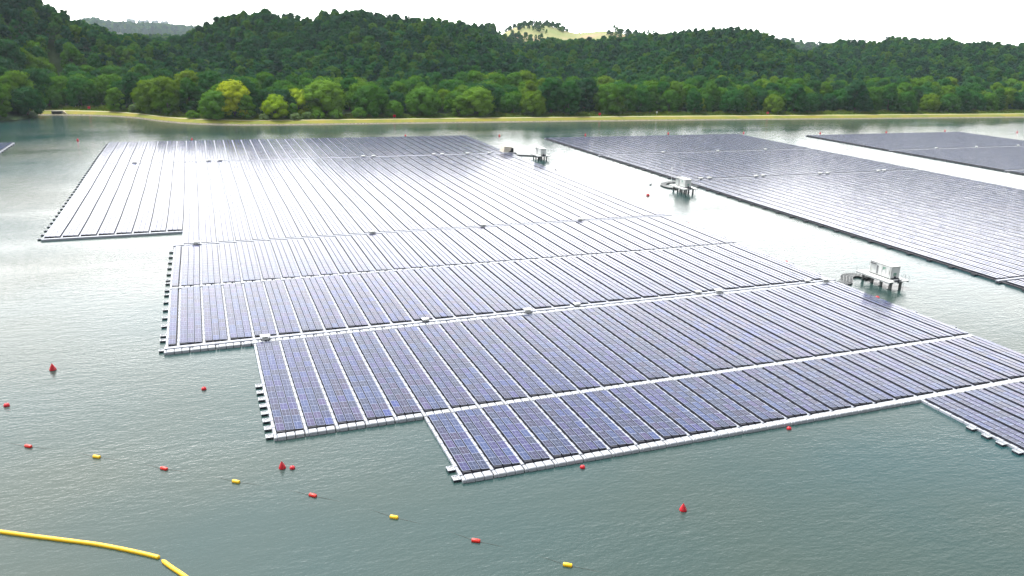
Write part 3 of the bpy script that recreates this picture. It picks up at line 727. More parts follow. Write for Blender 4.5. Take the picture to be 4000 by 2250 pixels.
# ------------------------------------------------------------------ land: shore, bank, path, hills as one polar sheet
SH = [(-420, 560), (-260, 520), (-150, 500), (-98.3, 494.7), (-92, 499.2), (-87, 508), (-85.2, 526.5), (-75.7, 527.1), (-71.5, 525.2), (-58.2, 521), (-43.1, 513.5), (-31.7, 503),
      (-20.2, 486), (-10, 475), (0.5, 468), (21.5, 460.5), (47.7, 458.5), (84.4, 458.6), (152, 458.4), (245, 457), (304, 455.5), (428, 450), (597, 444), (900, 436), (1400, 425)]
sh_az = np.array([math.atan2(x, y) for x, y in SH]); sh_r = np.array([math.hypot(x, y) for x, y in SH])
TH = np.linspace(-0.52, 1.18, 900)
def shore_r(th):
    # exact crossing of the ray with each shore segment
    th = np.atleast_1d(th); out_ = np.interp(th, sh_az, sh_r)
    for (a, b_), t0, t1 in zip(zip(SH[:-1], SH[1:]), sh_az[:-1], sh_az[1:]):
        k = (th >= t0) & (th <= t1)
        if not k.any(): continue
        ex, ey = b_[0] - a[0], b_[1] - a[1]; sx, cx_ = np.sin(th[k]), np.cos(th[k])
        out_[k] = (a[0] * ey - a[1] * ex) / (sx * ey - cx_ * ex)
    return out_
RIDGES = {
 'L1': (660, [(-0.52, 92), (-0.3116, 88.8), (-0.2392, 76.0), (-0.1773, 70.7), (-0.1627, 66.3), (-0.1482, 64.1), (-0.1337, 58.4), (-0.1188, 52.8), (-0.1065, 49.0), (-0.0939, 46.3), (-0.0808, 43.2), (-0.0676, 41.2), (-0.0541, 40.0), (-0.0347, 37.0), (-0.0089, 32.8), (0.0254, 25.8)]),
 'L2': (740, [(-0.0705, 35.9), (-0.0499, 37.6), (-0.0329, 39.1), (-0.0215, 40.3), (-0.0095, 42.7), (0.004, 49.0), (0.0193, 53.6), (0.0423, 60.2), (0.0575, 63.4), (0.0801, 64.5), (0.103, 62.2), (0.1182, 59.2), (0.1341, 60.2), (0.1468, 64.3), (0.1612, 67.5), (0.1861, 66.6), (0.2094, 65.2), (0.2371, 62.2), (0.273, 62.1), (0.2864, 60.5), (0.3028, 59.1), (0.3129, 59.7), (0.326, 57.2), (0.3378, 53.3), (0.348, 49.4), (0.3565, 44.8), (0.3836, 37.2), (0.4305, 29.3), (0.4927, 23.0)]),
 'L3': (860, [(0.3219, 26.1), (0.3558, 34.5), (0.3683, 39.9), (0.4115, 46.4), (0.4533, 47.4), (0.4781, 50.2), (0.5189, 52.4), (0.5513, 55.1), (0.5736, 60.3), (0.5881, 58.8), (0.6054, 60.9), (0.624, 62.7), (0.6445, 61.5), (0.6602, 57.9), (0.6764, 53.2), (0.6922, 48.3), (0.7043, 43.5), (0.7243, 38.3), (0.7522, 33.6), (0.8063, 24.8), (0.8575, 19.8)]),
 'L4': (1050, [(0.6698, 25.5), (0.6968, 35.4), (0.7157, 40.7), (0.7226, 45.0), (0.7365, 50.6), (0.7479, 53.3), (0.7652, 52.6), (0.7878, 53.3), (0.794, 58.5), (0.8066, 57.4), (0.827, 57.4), (0.8366, 56.0), (0.8468, 59.6), (0.8553, 56.6), (0.8649, 53.8), (0.8802, 54.5), (0.8993, 53.5), (0.9211, 53.6), (0.9648, 53.9), (1.0257, 54.5), (1.18, 56)]),
 'B2': (1150, [(0.2909, 47.7), (0.3123, 57.7), (0.3328, 62.4), (0.3426, 63.4), (0.3528, 55.6), (0.3678, 46.6), (0.3987, 40.8)]),
 'GR': (1400, [(0.3371, 36.5), (0.3492, 49.3), (0.3611, 59.2), (0.3692, 65.2), (0.386, 70.3), (0.4126, 70.0), (0.4278, 64.1), (0.4445, 59.3), (0.4609, 62.0), (0.4839, 64.8), (0.5022, 60.2), (0.5351, 59.3), (0.5514, 56.7), (0.595, 50.2)]),
 'MV': (1500, [(-0.0829, 23.0), (-0.0649, 29.6), (-0.0493, 33.8), (-0.0337, 35.5), (-0.0212, 34.8), (-0.0025, 27.6)]),
 'F1': (4300, [(-0.1376, 6.8), (-0.1151, 45.8), (-0.1061, 58.1), (-0.0928, 65.4), (-0.0881, 57.0), (-0.0634, 48.8), (-0.0328, 48.0), (-0.012, 41.2), (0.0039, 39.5), (0.0418, 32.0)]),
 'F2': (2600, [(0.6104, 29.1), (0.667, 49.5), (0.6842, 53.7), (0.707, 48.0), (0.7389, 47.5), (0.7763, 41.8)]),
}
SUBTREE = {'L1': 12.5, 'L2': 14.5, 'L3': 14.5, 'L4': 13.5, 'B2': 14, 'GR': 4, 'MV': 16, 'F1': 22, 'F2': 20}
def gul(x, y):
    return (np.sin(x * 0.021 + 1.3 * np.sin(y * 0.013)) * np.sin(y * 0.017 + 0.8 * np.sin(x * 0.019)) + 0.5 * np.sin(x * 0.05 + y * 0.03) * np.sin(y * 0.045 - x * 0.02))
def ground(th, r):
    """height of the land at azimuth th and distance r"""
    rs = shore_r(th); cs = np.where(th > 0.03, np.cos(th), 0.93); d = (r - rs) * cs
    z = np.interp(d, [-4, 0, 1.0, 7.0, 11.3, 16, 60, 200, 2000], [-1.2, -0.05, 0.25, 1.6, 1.62, 1.9, 3.2, 5, 6])
    prom = (th < -0.168); z = np.where(prom, np.interp(d, [-4, 0, 3, 40, 200], [-1.2, 0.0, 1.2, 3.5, 6]), z)
    x, y = r * np.sin(th), r * np.cos(th)
    for k, (R0, pts) in RIDGES.items():
        a = np.array([p[0] for p in pts]); h = np.array([p[1] for p in pts]) - SUBTREE[k]
        hh = np.interp(th, a, h); pad = 0.03
        edge = np.clip(1 - (a[0] - th) / pad, 0, 1) * np.clip(1 - (th - a[-1]) / pad, 0, 1); hh = hh * edge
        foot = {'L1': rs + 62, 'L2': rs + 85, 'L3': rs + 95, 'L4': np.maximum(rs + 130, 700), 'B2': 800, 'GR': 1050, 'MV': 1150, 'F1': 3200, 'F2': 1700}[k]
        t = np.clip((r - foot) / (R0 - foot), 0, 1); back = np.exp(-(np.clip(r - R0, 0, None) / (0.22 * R0)) ** 2)
        g = hh * (0.45 * t + 0.55 * t * t * (3 - 2 * t)) * back
        g = g + gul(x, y) * 3.2 * np.clip(t * 3, 0, 1) * np.clip((1 - t) * 4, 0, 1) * np.clip(hh / 20, 0, 1) * (r < 1600)
        z = np.maximum(z, g + np.where(d > 60, 1.5, 0) * np.clip(t * 5, 0, 1))
    return z
offs = [-4, 0, 0.5, 1.2, 2.5, 4.5, 7.0, 7.05, 9.4, 9.5, 12, 16, 20, 26, 33] + [40 + 9 * k for k in range(40)] + [400 + 14 * k for k in range(60)] + [1260 + 40 * k for k in range(12)] + [1800, 2000, 2300, 2700, 3100, 3400, 3600, 3800, 4000, 4200, 4500, 5000, 6000, 8000]
rsT = shore_r(TH); csT = np.where(TH > 0.03, np.cos(TH), 0.93)
offs = np.array(offs, float)
RR = rsT[None, :] + offs[:, None] / csT[None, :]
TT = np.repeat(TH[None, :], len(offs), 0); ZZ = ground(TT, RR)
GV = np.stack([RR * np.sin(TT), RR * np.cos(TT), ZZ], -1).reshape(-1, 3)
no, nt = RR.shape
def grid_faces(r0, r1):
    a = (np.arange(r0, r1)[:, None] * nt + np.arange(nt - 1)[None]).ravel(); return np.stack([a, a + 1, a + nt + 1, a + nt], -1)
def sub_mesh(name, r0, r1, m, dz=0.0, mask=None):
    F = grid_faces(r0, r1)
    if mask is not None: F = F[mask(TH[F[:, 0] % nt])]
    u, inv = np.unique(F, return_inverse=True); V = GV[u].copy(); V[:, 2] += dz
    o = np_mesh(name, V, inv.reshape(-1, 4), m); o.data.polygons.foreach_set('use_smooth', [True] * len(F)); return o, u
i7, i11 = int(np.where(offs == 7.0)[0][0]), int(np.where(offs == 9.5)[0][0])
notprom = lambda th: th >= -0.1625
o, u = sub_mesh('hillside', 0, no - 1, M_ground)
a = o.data.attributes.new('meadow', 'FLOAT', 'POINT'); thu, ru = TT.reshape(-1)[u], RR.reshape(-1)[u]
md = np.clip((ru - 1120) / 60, 0, 1) * np.clip((thu - 0.34) / 0.02, 0, 1) * np.clip((0.60 - thu) / 0.02, 0, 1) * (ru < 2000)
a.data.foreach_set('value', md.astype(np.float32)); tag(o, kind='structure')
o, _ = sub_mesh('bank', 0, i7, M_bank, 0.02, notprom); tag(o, kind='structure')
o, _ = sub_mesh('path', i7, i11, M_path, 0.03, notprom); tag(o, kind='structure')
o, _ = sub_mesh('verge', i11, i11 + 3, M_grass, 0.025, notprom); tag(o, kind='structure')
def gz(x, y): return float(ground(np.array([math.atan2(x, y)]), np.array([math.hypot(x, y)]))[0])

# rubble along the waterline
rb = MB()
for k in range(1500):
    th = random.uniform(-0.16, 0.92); r = float(shore_r(th)[0]) + random.uniform(-0.4, 0.8) / math.cos(th); s_ = random.uniform(0.15, 0.42)
    x, y = r * math.sin(th), r * math.cos(th); vs = []
    for q in ((-1, -1, -.5), (1, -1, -.5), (1, 1, -.5), (-1, 1, -.5), (-.7, -.6, .7), (.8, -.5, .6), (.6, .7, .8), (-.6, .6, .6)): vs.append((x + q[0] * s_ * random.uniform(.7, 1.2), y + q[1] * s_ * random.uniform(.7, 1.2), 0.08 + q[2] * s_ * 0.7))
    rb.add(vs, [(3, 2, 1, 0), (0, 1, 5, 4), (1, 2, 6, 5), (2, 3, 7, 6), (3, 0, 4, 7), (4, 5, 6, 7)])
M_rock = dirty('shore_rubble', (0.34, 0.31, 0.25), 0.9, 0.9, 0.8, (0.12, 0.11, 0.08))
tag(rb.build('rubble', M_rock), 'pale broken stones along the foot of the grass bank', 'stones', kind='stuff')

# culvert with a dark mouth and sloping wing walls at the end of the bank
cv = empty('culvert', (-74.6, 528.0, 0)); tag(cv, 'dark culvert mouth with pale wing walls where the bank ends at the left', 'culvert')
b = MB(); b.box(-4.2, 1.6, 0.2, 3.5, -0.3, 1.95); b.build('headwall', M_conc, cv)
b = MB(); b.box(-3.8, 0.9, 0.05, 0.196, -0.2, 1.5); b.build('culvert_mouth', M_black, cv)
b = MB(); b.add([(1.6, 0.1, -0.2), (3.6, -1.5, -0.2), (3.9, -1.4, -0.2), (2.2, 1.5, -0.2), (1.6, 0.1, 2.0), (3.6, -1.5, 0.7), (3.9, -1.4, 0.7), (2.2, 1.5, 2.0)], [(0, 1, 5, 4), (1, 2, 6, 5), (2, 3, 7, 6), (3, 0, 4, 7), (4, 5, 6, 7)]); b.build('wing_wall', M_path, cv)

# small red cabinets beside the path, the white one, two posts and a pole
def cabinet(x, y, label, s=1.0):
    p = empty('red_cabinet', (x, y, gz(x, y) + 0.03)); tag(p, label, 'cabinet', 'red cabinets beside the path')
    b = MB(); b.box(-0.75 * s, 0.75 * s, -0.3, 0.3, 0.75, 0.75 + 1.25 * s, 0, 0.05); b.build('cabinet_box', M_red, p)
    b = MB(); b.box(-0.85 * s, 0.85 * s, -0.38, 0.38, 0.752 + 1.25 * s, 0.85 + 1.25 * s); b.build('roof', M_red, p)
    for sx in (-0.6, 0.6): b = MB(); b.tube([(sx * s, 0, 0), (sx * s, 0, 0.75)], 0.05, 6); b.build('post', M_steel, p)
for x, y, l in [(-60.0, 535.2, 'red cabinet beside the path at the far left, near the culvert'), (107.9, 470.5, 'red cabinet beside the path below the tallest hill, second from the left'), (243.1, 469, 'red cabinet beside the path right of centre, near the white round sign'), (373, 465, 'red cabinet beside the path at the far right')]:
    cabinet(x, y, l, 0.95)
p = empty('round_sign', (286, 469.5, gz(286, 469.5) + 0.03)); tag(p, 'white round sign on a post beside the path, the only white one', 'sign')
b = MB(); b.lathe([(0.7, -0.04), (0.7, 0.04)], 20); b.v = [(x, z, y + 2.1) for x, y, z in b.v]; b.build('sign_disc', M_white, p)
b = MB(); b.tube([(0, 0.09, 0), (0, 0.09, 2.6)], 0.045, 6); b.build('post', M_steel, p)
for k, (x, y, l) in enumerate([(-68.3, 545, 'left one of two small white posts behind the path at the far left'), (-66.7, 545, 'right one of two small white posts behind the path at the far left')]):
    b = MB(); b.lathe([(0.22, 0), (0.22, 1.5), (0.12, 1.6)], 10); tag(b.build('marker_post', M_white), l, 'post', 'small white posts').location = (x, y, gz(x, y))
p = empty('utility_pole', (-85.2, 534, gz(-85.2, 534))); tag(p, 'thin grey pole beside the path left of the culvert', 'pole')
b = MB(); b.tube([(0, 0, 0), (0, 0, 5.2)], [0.09, 0.06], 8); b.build('shaft', M_steel, p); b = MB(); b.box(-0.5, 0.5, -0.05, 0.05, 4.9, 5.0); b.build('cross_arm', M_steel, p)

# ------------------------------------------------------------------ trees
def crown_data(seed, H, W, base, ncl, ncard, card, flat=1.0, cone=0.0):
    g = np.random.default_rng(seed); cl = []
    for k in range(ncl):
        u = (k + 0.5) / ncl; zt = 1 - 1.8 * u ** 1.05; ph = k * 2.39996 + g.uniform(-.35, .35)
        rad = math.sqrt(max(0, 1 - (zt if zt > 0 else zt * 0.5) ** 2)) * g.uniform(0.62, 0.98)
        zz = base + (H - base) * (0.40 + 0.44 * zt * flat) + g.uniform(-.5, .5)
        if cone: rad *= 1 - cone * np.clip((zz - base) / (H - base), 0, 1)
        r = W * 0.5 * g.uniform(0.22, 0.40) * (1 - 0.35 * cone)
        rr = max(0.0, W * 0.5 - r * 0.7) * rad
        cl.append((rr * math.cos(ph), rr * math.sin(ph), min(zz, H - r * 0.6), r, r * g.uniform(.72, .95)))
    for k in range(max(3, ncl // 5)):
        ph = g.uniform(0, 2 * PI); rr = W * 0.22 * g.random(); cl.append((rr * math.cos(ph), rr * math.sin(ph), base + (H - base) * g.uniform(.35, .8), W * .2, W * .17))
    cl = np.array(cl); wgt = cl[:, 3] ** 2; idx = g.choice(len(cl), ncard, p=wgt / wgt.sum())
    nd = g.normal(size=(ncard, 3)); nd[:, 2] = nd[:, 2] * 0.9 + 0.35; nd /= np.linalg.norm(nd, axis=1)[:, None]
    out_ = cl[idx, :3] - np.array([0, 0, base + (H - base) * 0.35]); out_ /= np.linalg.norm(out_, axis=1)[:, None] + 1e-6
    nd = nd + 0.55 * out_; nd /= np.linalg.norm(nd, axis=1)[:, None]
    P = cl[idx, :3] + nd * np.stack([cl[idx, 3], cl[idx, 3], cl[idx, 4]], 1) * g.uniform(.78, 1.12, (ncard, 1))
    n2 = nd + 0.33 * g.normal(size=(ncard, 3)); n2 /= np.linalg.norm(n2, axis=1)[:, None]
    t1 = np.cross(n2, g.normal(size=(ncard, 3))); t1 /= np.linalg.norm(t1, axis=1)[:, None]; t2 = np.cross(n2, t1)
    s = card * g.uniform(.55, 1.25, (ncard, 1)); t1 = t1 * s * 0.5; t2 = t2 * s * 0.36
    V = np.stack([P - t1, P + t2 * 1.1, P + t1, P - t2], 1).reshape(-1, 3); F = np.arange(ncard * 4).reshape(-1, 4)
    # small inner masses stop see-through
    vs, fs = [], []; o0 = len(V)
    for c in cl:
        rows, segs = 5, 8
        for i in range(rows):
            la = -PI / 2 + PI * (i + 0.5) / rows
            for j in range(segs):
                a_ = 2 * PI * j / segs; q = 0.80 * g.uniform(.8, 1.08); vs.append((c[0] + c[3] * q * math.cos(la) * math.cos(a_), c[1] + c[3] * q * math.cos(la) * math.sin(a_), c[2] + c[4] * q * math.sin(la)))
        k0 = o0 + len(vs) - rows * segs
        for i in range(rows - 1):
            for j in range(segs): fs.append((k0 + i * segs + j, k0 + i * segs + (j + 1) % segs, k0 + (i + 1) * segs + (j + 1) % segs, k0 + (i + 1) * segs + j))
        fs.append((k0 + (rows - 1) * segs, k0 + (rows - 1) * segs + 2, k0 + (rows - 1) * segs + 4, k0 + (rows - 1) * segs + 6))
    return np.vstack([V, np.array(vs)]), np.vstack([F, np.array(fs)])
def trunk_mb(seed, H, W, base):
    g = random.Random(seed); b = MB(); r = 0.022 * H
    b.tube([(0, 0, -0.8), (0.1, 0, base * 0.6), (0.25 * g.uniform(-1, 1), 0.2, base + 1), (0.3, 0.1, H * 0.7)], [r * 1.35, r, r * 0.8, r * 0.3], 7)
    for k in range(5):
        a_ = k * 1.26 + g.uniform(-.3, .3); z0 = base * g.uniform(.7, 1.3); L_ = W * g.uniform(.25, .36)
        b.tube([(0.1, 0.1, z0), (L_ * .5 * math.cos(a_), L_ * .5 * math.sin(a_), z0 + (H - base) * .22), (L_ * math.cos(a_), L_ * math.sin(a_), z0 + (H - base) * .4)], [r * .5, r * .35, r * .15], 5)
    return b
class Proto: pass
def proto(seed, H, W, base, ncl, ncard, card, mleaf, **k):
    p = Proto(); p.H, p.W = H, W
    V, F = crown_data(seed, H, W, base, ncl, ncard, card, **k)
    o = np_mesh('crown', V, F, mleaf); p.crown = o.data; bpy.data.objects.remove(o)
    t = trunk_mb(seed, H, W, base).build('trunk', M_bark); p.trunk = t.data; bpy.data.objects.remove(t); return p
BELT = [proto(11, 17, 18, 0.8, 36, 3400, 0.85, M_leaf_belt), proto(12, 20, 16, 1.5, 38, 3400, 0.85, M_leaf_belt, flat=1.1), proto(13, 16, 19, 0.6, 34, 3400, 0.9, M_leaf_belt, flat=0.85), proto(14, 19, 14, 1.0, 30, 3000, 0.8, M_leaf_belt, cone=0.35)]
HILL = [proto(21, 14, 10.5, 1.5, 18, 1900, 0.85, M_leaf_hill), proto(22, 15, 9.5, 2, 16, 1700, 0.85, M_leaf_hill, flat=1.15), proto(23, 12, 11, 1, 20, 1900, 0.85, M_leaf_hill, flat=.85), proto(24, 16, 9, 2, 16, 1600, 0.8, M_leaf_hill, cone=.4)]
SUNLIT_GOLD = [proto(31, 21, 19, 2.0, 40, 5200, 0.75, M_leaf_sunlit), proto(32, 14, 15, 1.2, 26, 3200, 0.7, M_leaf_sunlit, flat=.9)]
BRIGHT = [proto(41, 18, 20, 0.8, 38, 5000, 0.75, M_leaf_green), proto(42, 15, 12, 0.8, 24, 3000, 0.7, M_leaf_green, cone=.3)]
SHRUB = [proto(51, 3.6, 6.0, 0.3, 14, 900, 0.5, M_leaf_pale, flat=.7), proto(52, 3.8, 6.5, 0.3, 14, 900, 0.5, M_leaf_green, flat=.7)]
def plant_tree(P, x, y, s, label, group, name='broadleaf_tree', z=None, sw=None):
    e = empty(name, (x, y, gz(x, y) - 0.1 if z is None else z), random.uniform(0, 2 * PI)); e.scale = (sw or s, sw or s, s)
    c = bpy.data.objects.new('crown', P.crown); C.objects.link(c); c.parent = e
    if name != 'shrub': t = bpy.data.objects.new('trunk', P.trunk); C.objects.link(t); t.parent = e
    tag(e, label, 'shrub' if name == 'shrub' else 'tree', group); return c
taken = []
for P, x, y, s, l in [
    (SUNLIT_GOLD[0], 19.0, 481, 1.02, 'tall yellow-topped tree standing highest of the bright trees by the bank'), (BRIGHT[0], 9.5, 479, .88, 'bright green bushy tree just left of the tall yellow-topped tree'),
    (BRIGHT[1], 24.5, 475, .95, 'green tree in front of the tall yellow-topped tree, on its right side'), (SUNLIT_GOLD[1], 40.5, 474, .98, 'low round yellow-green tree right of the tall yellow-topped one'),
    (SUNLIT_GOLD[1], 54.5, 488, 1.1, 'yellow-green tree with flat top between the round yellow one and the wide green one'), (BRIGHT[1], 50.0, 473, .62, 'small bright green tree beside the pale shrubs at the path'),
    (BRIGHT[0], 70.0, 486, 1.18, 'wide bright green tree standing left of the small yellow meadow gap'), (BELT[0], 97.0, 482, 1.12, 'large green tree standing just right of the small yellow meadow gap'),
    (BRIGHT[1], -45.0, 528, .95, 'pale green cone-shaped tree behind the path at the left'), (BRIGHT[0], 109, 476, .55, 'small light green tree right of the second red cabinet'),
    (BRIGHT[0], 128, 481, .98, 'broad light green tree second right of the second red cabinet'), (BRIGHT[1], 150, 476, .9, 'light green tree at the bank below the low saddle, in front of darker ones'),
    (BRIGHT[0], 163, 479, 1.0, 'light green tree with a double crown below the grassy far hill')]:
    plant_tree(P, x, y, s, l, None, sw=s * 1.15); taken.append((x, y, P.W * s * .40))
for P, x, y, s, l in [(SHRUB[0], 50.5, 468.5, 1.15, 'pale leafy shrub at the path edge below the small bright tree'), (SHRUB[0], 57.5, 472, 1.2, 'pale leafy shrub right of the other pale shrub, below the wide tree'), (SHRUB[0], 34.0, 470.5, 1.0, 'pale leafy shrub in front of the round yellow tree'),
                   (SHRUB[1], 64, 473, 1.3, 'green shrub below the left side of the wide bright tree'), (SHRUB[1], 74, 472, 1.4, 'green shrub below the right side of the wide bright tree'), (SHRUB[1], 88, 473.5, 1.5, 'green shrub in front of the yellow meadow gap'),
                   (SHRUB[1], 10, 474.5, 1.2, 'green shrub below the bushy tree left of the tall yellow one'), (SHRUB[1], -3, 482, 1.2, 'green shrub where the bank starts to bend left'), (SHRUB[1], -30, 520, 1.3, 'green shrub beside the path bend at the left'), (SHRUB[0], -34, 521, 1.5, 'tall pale shrub beside the path bend at the left')]:
    plant_tree(P, x, y, s, l, None, 'shrub'); taken.append((x, y, 2.5))
# candidates on a jittered grid, thinned by what the camera can see
NR = 260; rg = np.concatenate([np.linspace(430, 1750, 221), np.linspace(1800, 4800, 39)]); thg = np.linspace(-0.45, 1.12, 500)
TG, RG = np.meshgrid(thg, rg, indexing='ij'); ZG = ground(TG, RG); EL = (ZG - CAM_H) / RG; CM = np.maximum.accumulate(EL, axis=1)
def visible(x, y, z, h):
    th, r = np.arctan2(x, y), np.hypot(x, y); i = np.clip(np.round((th - thg[0]) / (thg[1] - thg[0])).astype(int), 0, 499); j = np.clip(np.searchsorted(rg, r) - 3, 0, NR - 1)
    return (z + h + 4 - CAM_H) / r > CM[i, j]
def scatter(step, r0, r1):
    xs = np.arange(-520, 1650, step); ys = np.arange(250, r1, step); X, Y = np.meshgrid(xs, ys); X = X.ravel() + rng.uniform(-.42, .42, X.size) * step; Y = Y.ravel() + rng.uniform(-.42, .42, Y.size) * step
    th, r = np.arctan2(X, Y), np.hypot(X, Y); k = (r >= r0) & (r < r1) & (th > -0.30) & (th < 1.02); return X[k], Y[k]
T = []
def consider(X, Y, kind, hs):
    th, r = np.arctan2(X, Y), np.hypot(X, Y); z = ground(th, r); d = (r - shore_r(th)) * np.where(th > 0.03, np.cos(th), .93)
    lim = np.where(th < -0.168, 3.0, 19.5); ok = d > lim
    if kind == 'belt': ok &= d < 88
    else: ok &= d >= 88
    ok &= visible(X, Y, z, 14)
    gr = (r > 1120) & (th > 0.345) & (th < 0.60) & (r < 2000)
    ok &= ~gr | (np.sin(X * 0.031) * np.sin(Y * 0.027 + 1) + 0.5 * np.sin(X * 0.09 + Y * .05) + (th < 0.43) * 0.55 > 0.62)
    ok &= ~((X > 76) & (X < 89) & (Y > 470) & (Y < 505))     # the small meadow gap
    for (tx, ty, tr) in taken: ok &= (X - tx) ** 2 + (Y - ty) ** 2 > tr ** 2
    for q in np.where(ok)[0]:
        T.append((X[q], Y[q], z[q], r[q], kind, hs * rng.uniform(.78, 1.22) * (1.35 if r[q] > 1700 else 0.62 if gr[q] else 1.0), d[q]))
X, Y = scatter(11.0, 430, 900); consider(X, Y, 'belt', 1.0)
X, Y = scatter(7.0, 430, 1120); consider(X, Y, 'hill', 0.95)
X, Y = scatter(10.5, 1120, 1750); consider(X, Y, 'hill', 1.05)
X, Y = scatter(22, 2100, 2900); k = (np.arctan2(X, Y) > .6) & (np.arctan2(X, Y) < .8); consider(X[k], Y[k], 'hill', 1.5)
X, Y = scatter(26, 3700, 4700); k = (np.arctan2(X, Y) > -.15) & (np.arctan2(X, Y) < .05); consider(X[k], Y[k], 'hill', 1.8)
print('trees', len(T))
def app(t):
    p = proj((t[0], t[1], t[2] + 8)); 
    if not p or not (-0.02 < p[0] < 1.02): return 0
    return (18 if t[4] == 'belt' else 13) * t[5] / t[3] * (1.25 if t[6] < 32 else 1.0)
T.sort(key=lambda t: -app(t))
lab_front = 'green broadleaf tree in the row nearest the grass bank, edge of the forest'
lab_belt = 'green broadleaf tree in the low forest belt behind the first row'
lab_hill = 'dark green tree on the lower forest slope above the belt'
rest = []; refs = {}
for k, t in enumerate(T):
    pool = BELT if t[4] == 'belt' else HILL; j = int(rng.integers(0, 4)); P = pool[j]
    if k < 277 or (t[4], j) not in refs and t[3] < 900:
        lab, grp = (lab_front, 'forest trees along the bank') if t[6] < 32 and t[4] == 'belt' else (lab_belt, 'forest belt trees') if t[4] == 'belt' else (lab_hill, 'lower slope trees')
        c = plant_tree(P, t[0], t[1], t[5], lab, grp, z=t[2] - 0.1); refs.setdefault((t[4], j), c)
    else: rest.append((t, j))
# the rest of the forest: one object, real crowns instanced on points
pv = np.array([(t[0], t[1], t[2]) for t, j in rest]); fm = bpy.data.meshes.new('forest'); fm.from_pydata(pv.tolist(), [], [])
at = fm.attributes.new('pick', 'INT', 'POINT'); at.data.foreach_set('value', np.array([(0 if t[4] == 'belt' else 4) + j for t, j in rest], np.int32))
at = fm.attributes.new('size', 'FLOAT', 'POINT'); at.data.foreach_set('value', np.array([t[5] for t, j in rest], np.float32))
at = fm.attributes.new('turn', 'FLOAT', 'POINT'); at.data.foreach_set('value', rng.uniform(0, 6.28, len(rest)).astype(np.float32))
fo = bpy.data.objects.new('forest', fm); C.objects.link(fo); tag(fo, 'dense dark green rainforest canopy covering the hills behind the reservoir', 'forest', kind='stuff')
ng = bpy.data.node_groups.new('forest_instances', 'GeometryNodeTree'); ng.interface.new_socket('Geometry', in_out='INPUT', socket_type='NodeSocketGeometry'); ng.interface.new_socket('Geometry', in_out='OUTPUT', socket_type='NodeSocketGeometry')
gn, gl = ng.nodes, ng.links; gi, go = gn.new('NodeGroupInput'), gn.new('NodeGroupOutput')
iop = gn.new('GeometryNodeInstanceOnPoints'); iop.inputs['Pick Instance'].default_value = True; jn = gn.new('GeometryNodeJoinGeometry')
for kind in ('hill', 'belt'):                       # links into Join are stacked last-first
    for j in (3, 2, 1, 0):
        oi = gn.new('GeometryNodeObjectInfo'); oi.transform_space = 'ORIGINAL'; oi.inputs['Object'].default_value = refs[(kind, j)]; oi.inputs['As Instance'].default_value = True
        gl.new(oi.outputs['Geometry'], jn.inputs[0])
gl.new(jn.outputs[0], iop.inputs['Instance'])
def nattr(nm, ty):
    x = gn.new('GeometryNodeInputNamedAttribute'); x.data_type = ty; x.inputs['Name'].default_value = nm; return [s for s in x.outputs if s.enabled][0]
gl.new(nattr('pick', 'INT'), iop.inputs['Instance Index']); cz = gn.new('ShaderNodeCombineXYZ'); gl.new(nattr('turn', 'FLOAT'), cz.inputs[2]); gl.new(cz.outputs[0], iop.inputs['Rotation'])
gl.new(nattr('size', 'FLOAT'), iop.inputs['Scale']); gl.new(gi.outputs[0], iop.inputs['Points']); gl.new(iop.outputs[0], go.inputs[0])
md_ = fo.modifiers.new('trees', 'NODES'); md_.node_group = ng

# undergrowth along the verge: clumps of leaves
g = np.random.default_rng(5); n = 42000; th = g.uniform(-0.16, 0.95, n); d = 12.3 + 10 * g.random(n); r = shore_r(th) + d / np.where(th > 0.03, np.cos(th), .93)
hgt = (0.15 + 1.5 * 1.5 * np.clip((d - 14.2) / 5, 0, 1) * (0.4 + 0.6 * np.abs(np.sin(th * 210) * np.sin(th * 77)))) * g.random(n)
P = np.stack([r * np.sin(th), r * np.cos(th), ground(th, r) + hgt], 1); n2 = g.normal(size=(n, 3)); n2[:, 2] += .8; n2 /= np.linalg.norm(n2, axis=1)[:, None]
t1 = np.cross(n2, g.normal(size=(n, 3))); t1 /= np.linalg.norm(t1, axis=1)[:, None]; t2 = np.cross(n2, t1); s = g.uniform(.3, .75, (n, 1))
V = np.stack([P - t1 * s, P + t2 * s * .7, P + t1 * s, P - t2 * s * .7], 1).reshape(-1, 3)
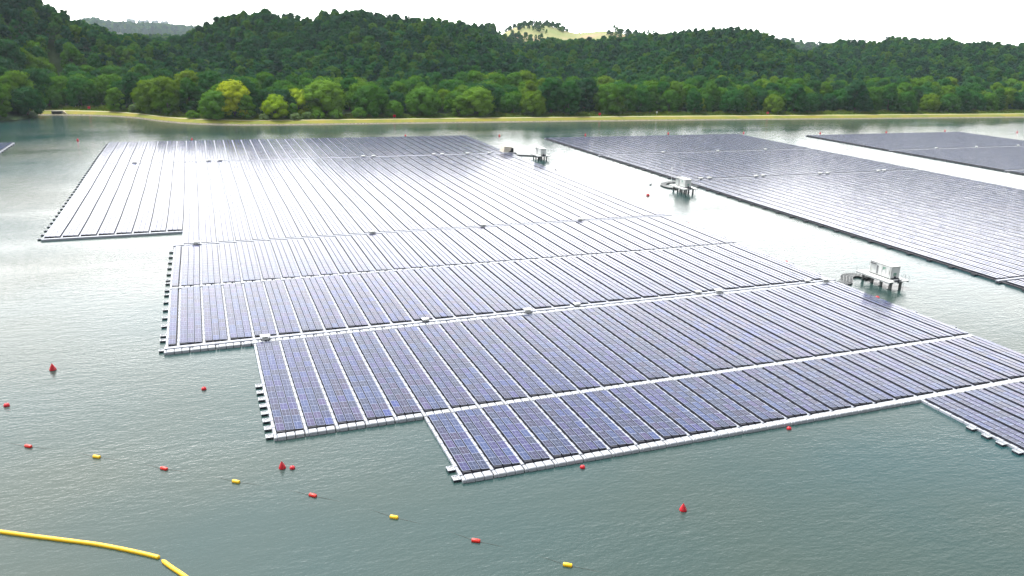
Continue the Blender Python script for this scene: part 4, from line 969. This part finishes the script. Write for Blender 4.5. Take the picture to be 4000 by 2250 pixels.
M_under = foliage('undergrowth', [(0.15, (0.03, 0.09, 0.015)), (0.5, (0.07, 0.14, 0.02)), (0.8, (0.17, 0.20, 0.02))], 0.3, 0.06)
tag(np_mesh('undergrowth', V, np.arange(n * 4).reshape(-1, 4), M_under), 'low green undergrowth along the inner side of the path', 'undergrowth', kind='stuff')

# apartment towers far beyond the distant ridge
M_tower = mat('pale_concrete', (0.6, 0.6, 0.6), 0.8); M_win = mat('tower_windows', (0.12, 0.14, 0.17), 0.3)
for k, (az_, h_, w_) in enumerate([(-0.0615, 92, 44), (-0.0578, 88, 30), (-0.0515, 85, 34), (-0.0472, 83, 30), (-0.0438, 88, 26), (-0.0374, 84, 32), (-0.0343, 88, 26), (-0.0284, 83, 30), (-0.0245, 84, 30)]):
    R_ = 6600; e = empty('apartment_tower', (R_ * math.sin(az_), R_ * math.cos(az_), 3), -az_); tag(e, 'faint pale apartment tower in the haze above the distant ridge', 'building', 'hazy apartment towers')
    b = MB(); b.box(-w_ / 2, w_ / 2, 0, 18, 0, h_); b.box(-4, 4, 4, 12, h_ + .01, h_ + 5); b.build('walls', M_tower, e)
    b = MB()
    for q in range(int(h_ / 3)): b.box(-w_ / 2 + 1.5, w_ / 2 - 1.5, -0.25, -0.01, q * 3 + 1.2, q * 3 + 2.4)
    b.build('windows', M_win, e)

# ------------------------------------------------------------------ haze
hb = MB(); hb.box(-8990, 8990, -2990, 8990, -3.0, 160)
M_haze = bpy.data.materials.new('haze'); M_haze.use_nodes = True; hn = M_haze.node_tree; hn.nodes.remove(hn.nodes['Principled BSDF'])
pvn = hn.nodes.new('ShaderNodeVolumePrincipled'); pvn.inputs['Color'].default_value = (0.72, 0.88, 1.0, 1); pvn.inputs['Density'].default_value = 0.00005; pvn.inputs['Anisotropy'].default_value = 0.2
hn.links.new(pvn.outputs[0], [x for x in hn.nodes if x.type == 'OUTPUT_MATERIAL'][0].inputs['Volume'])
tag(hb.build('haze', M_haze), 'pale even haze in the air over the reservoir', 'haze', kind='stuff')
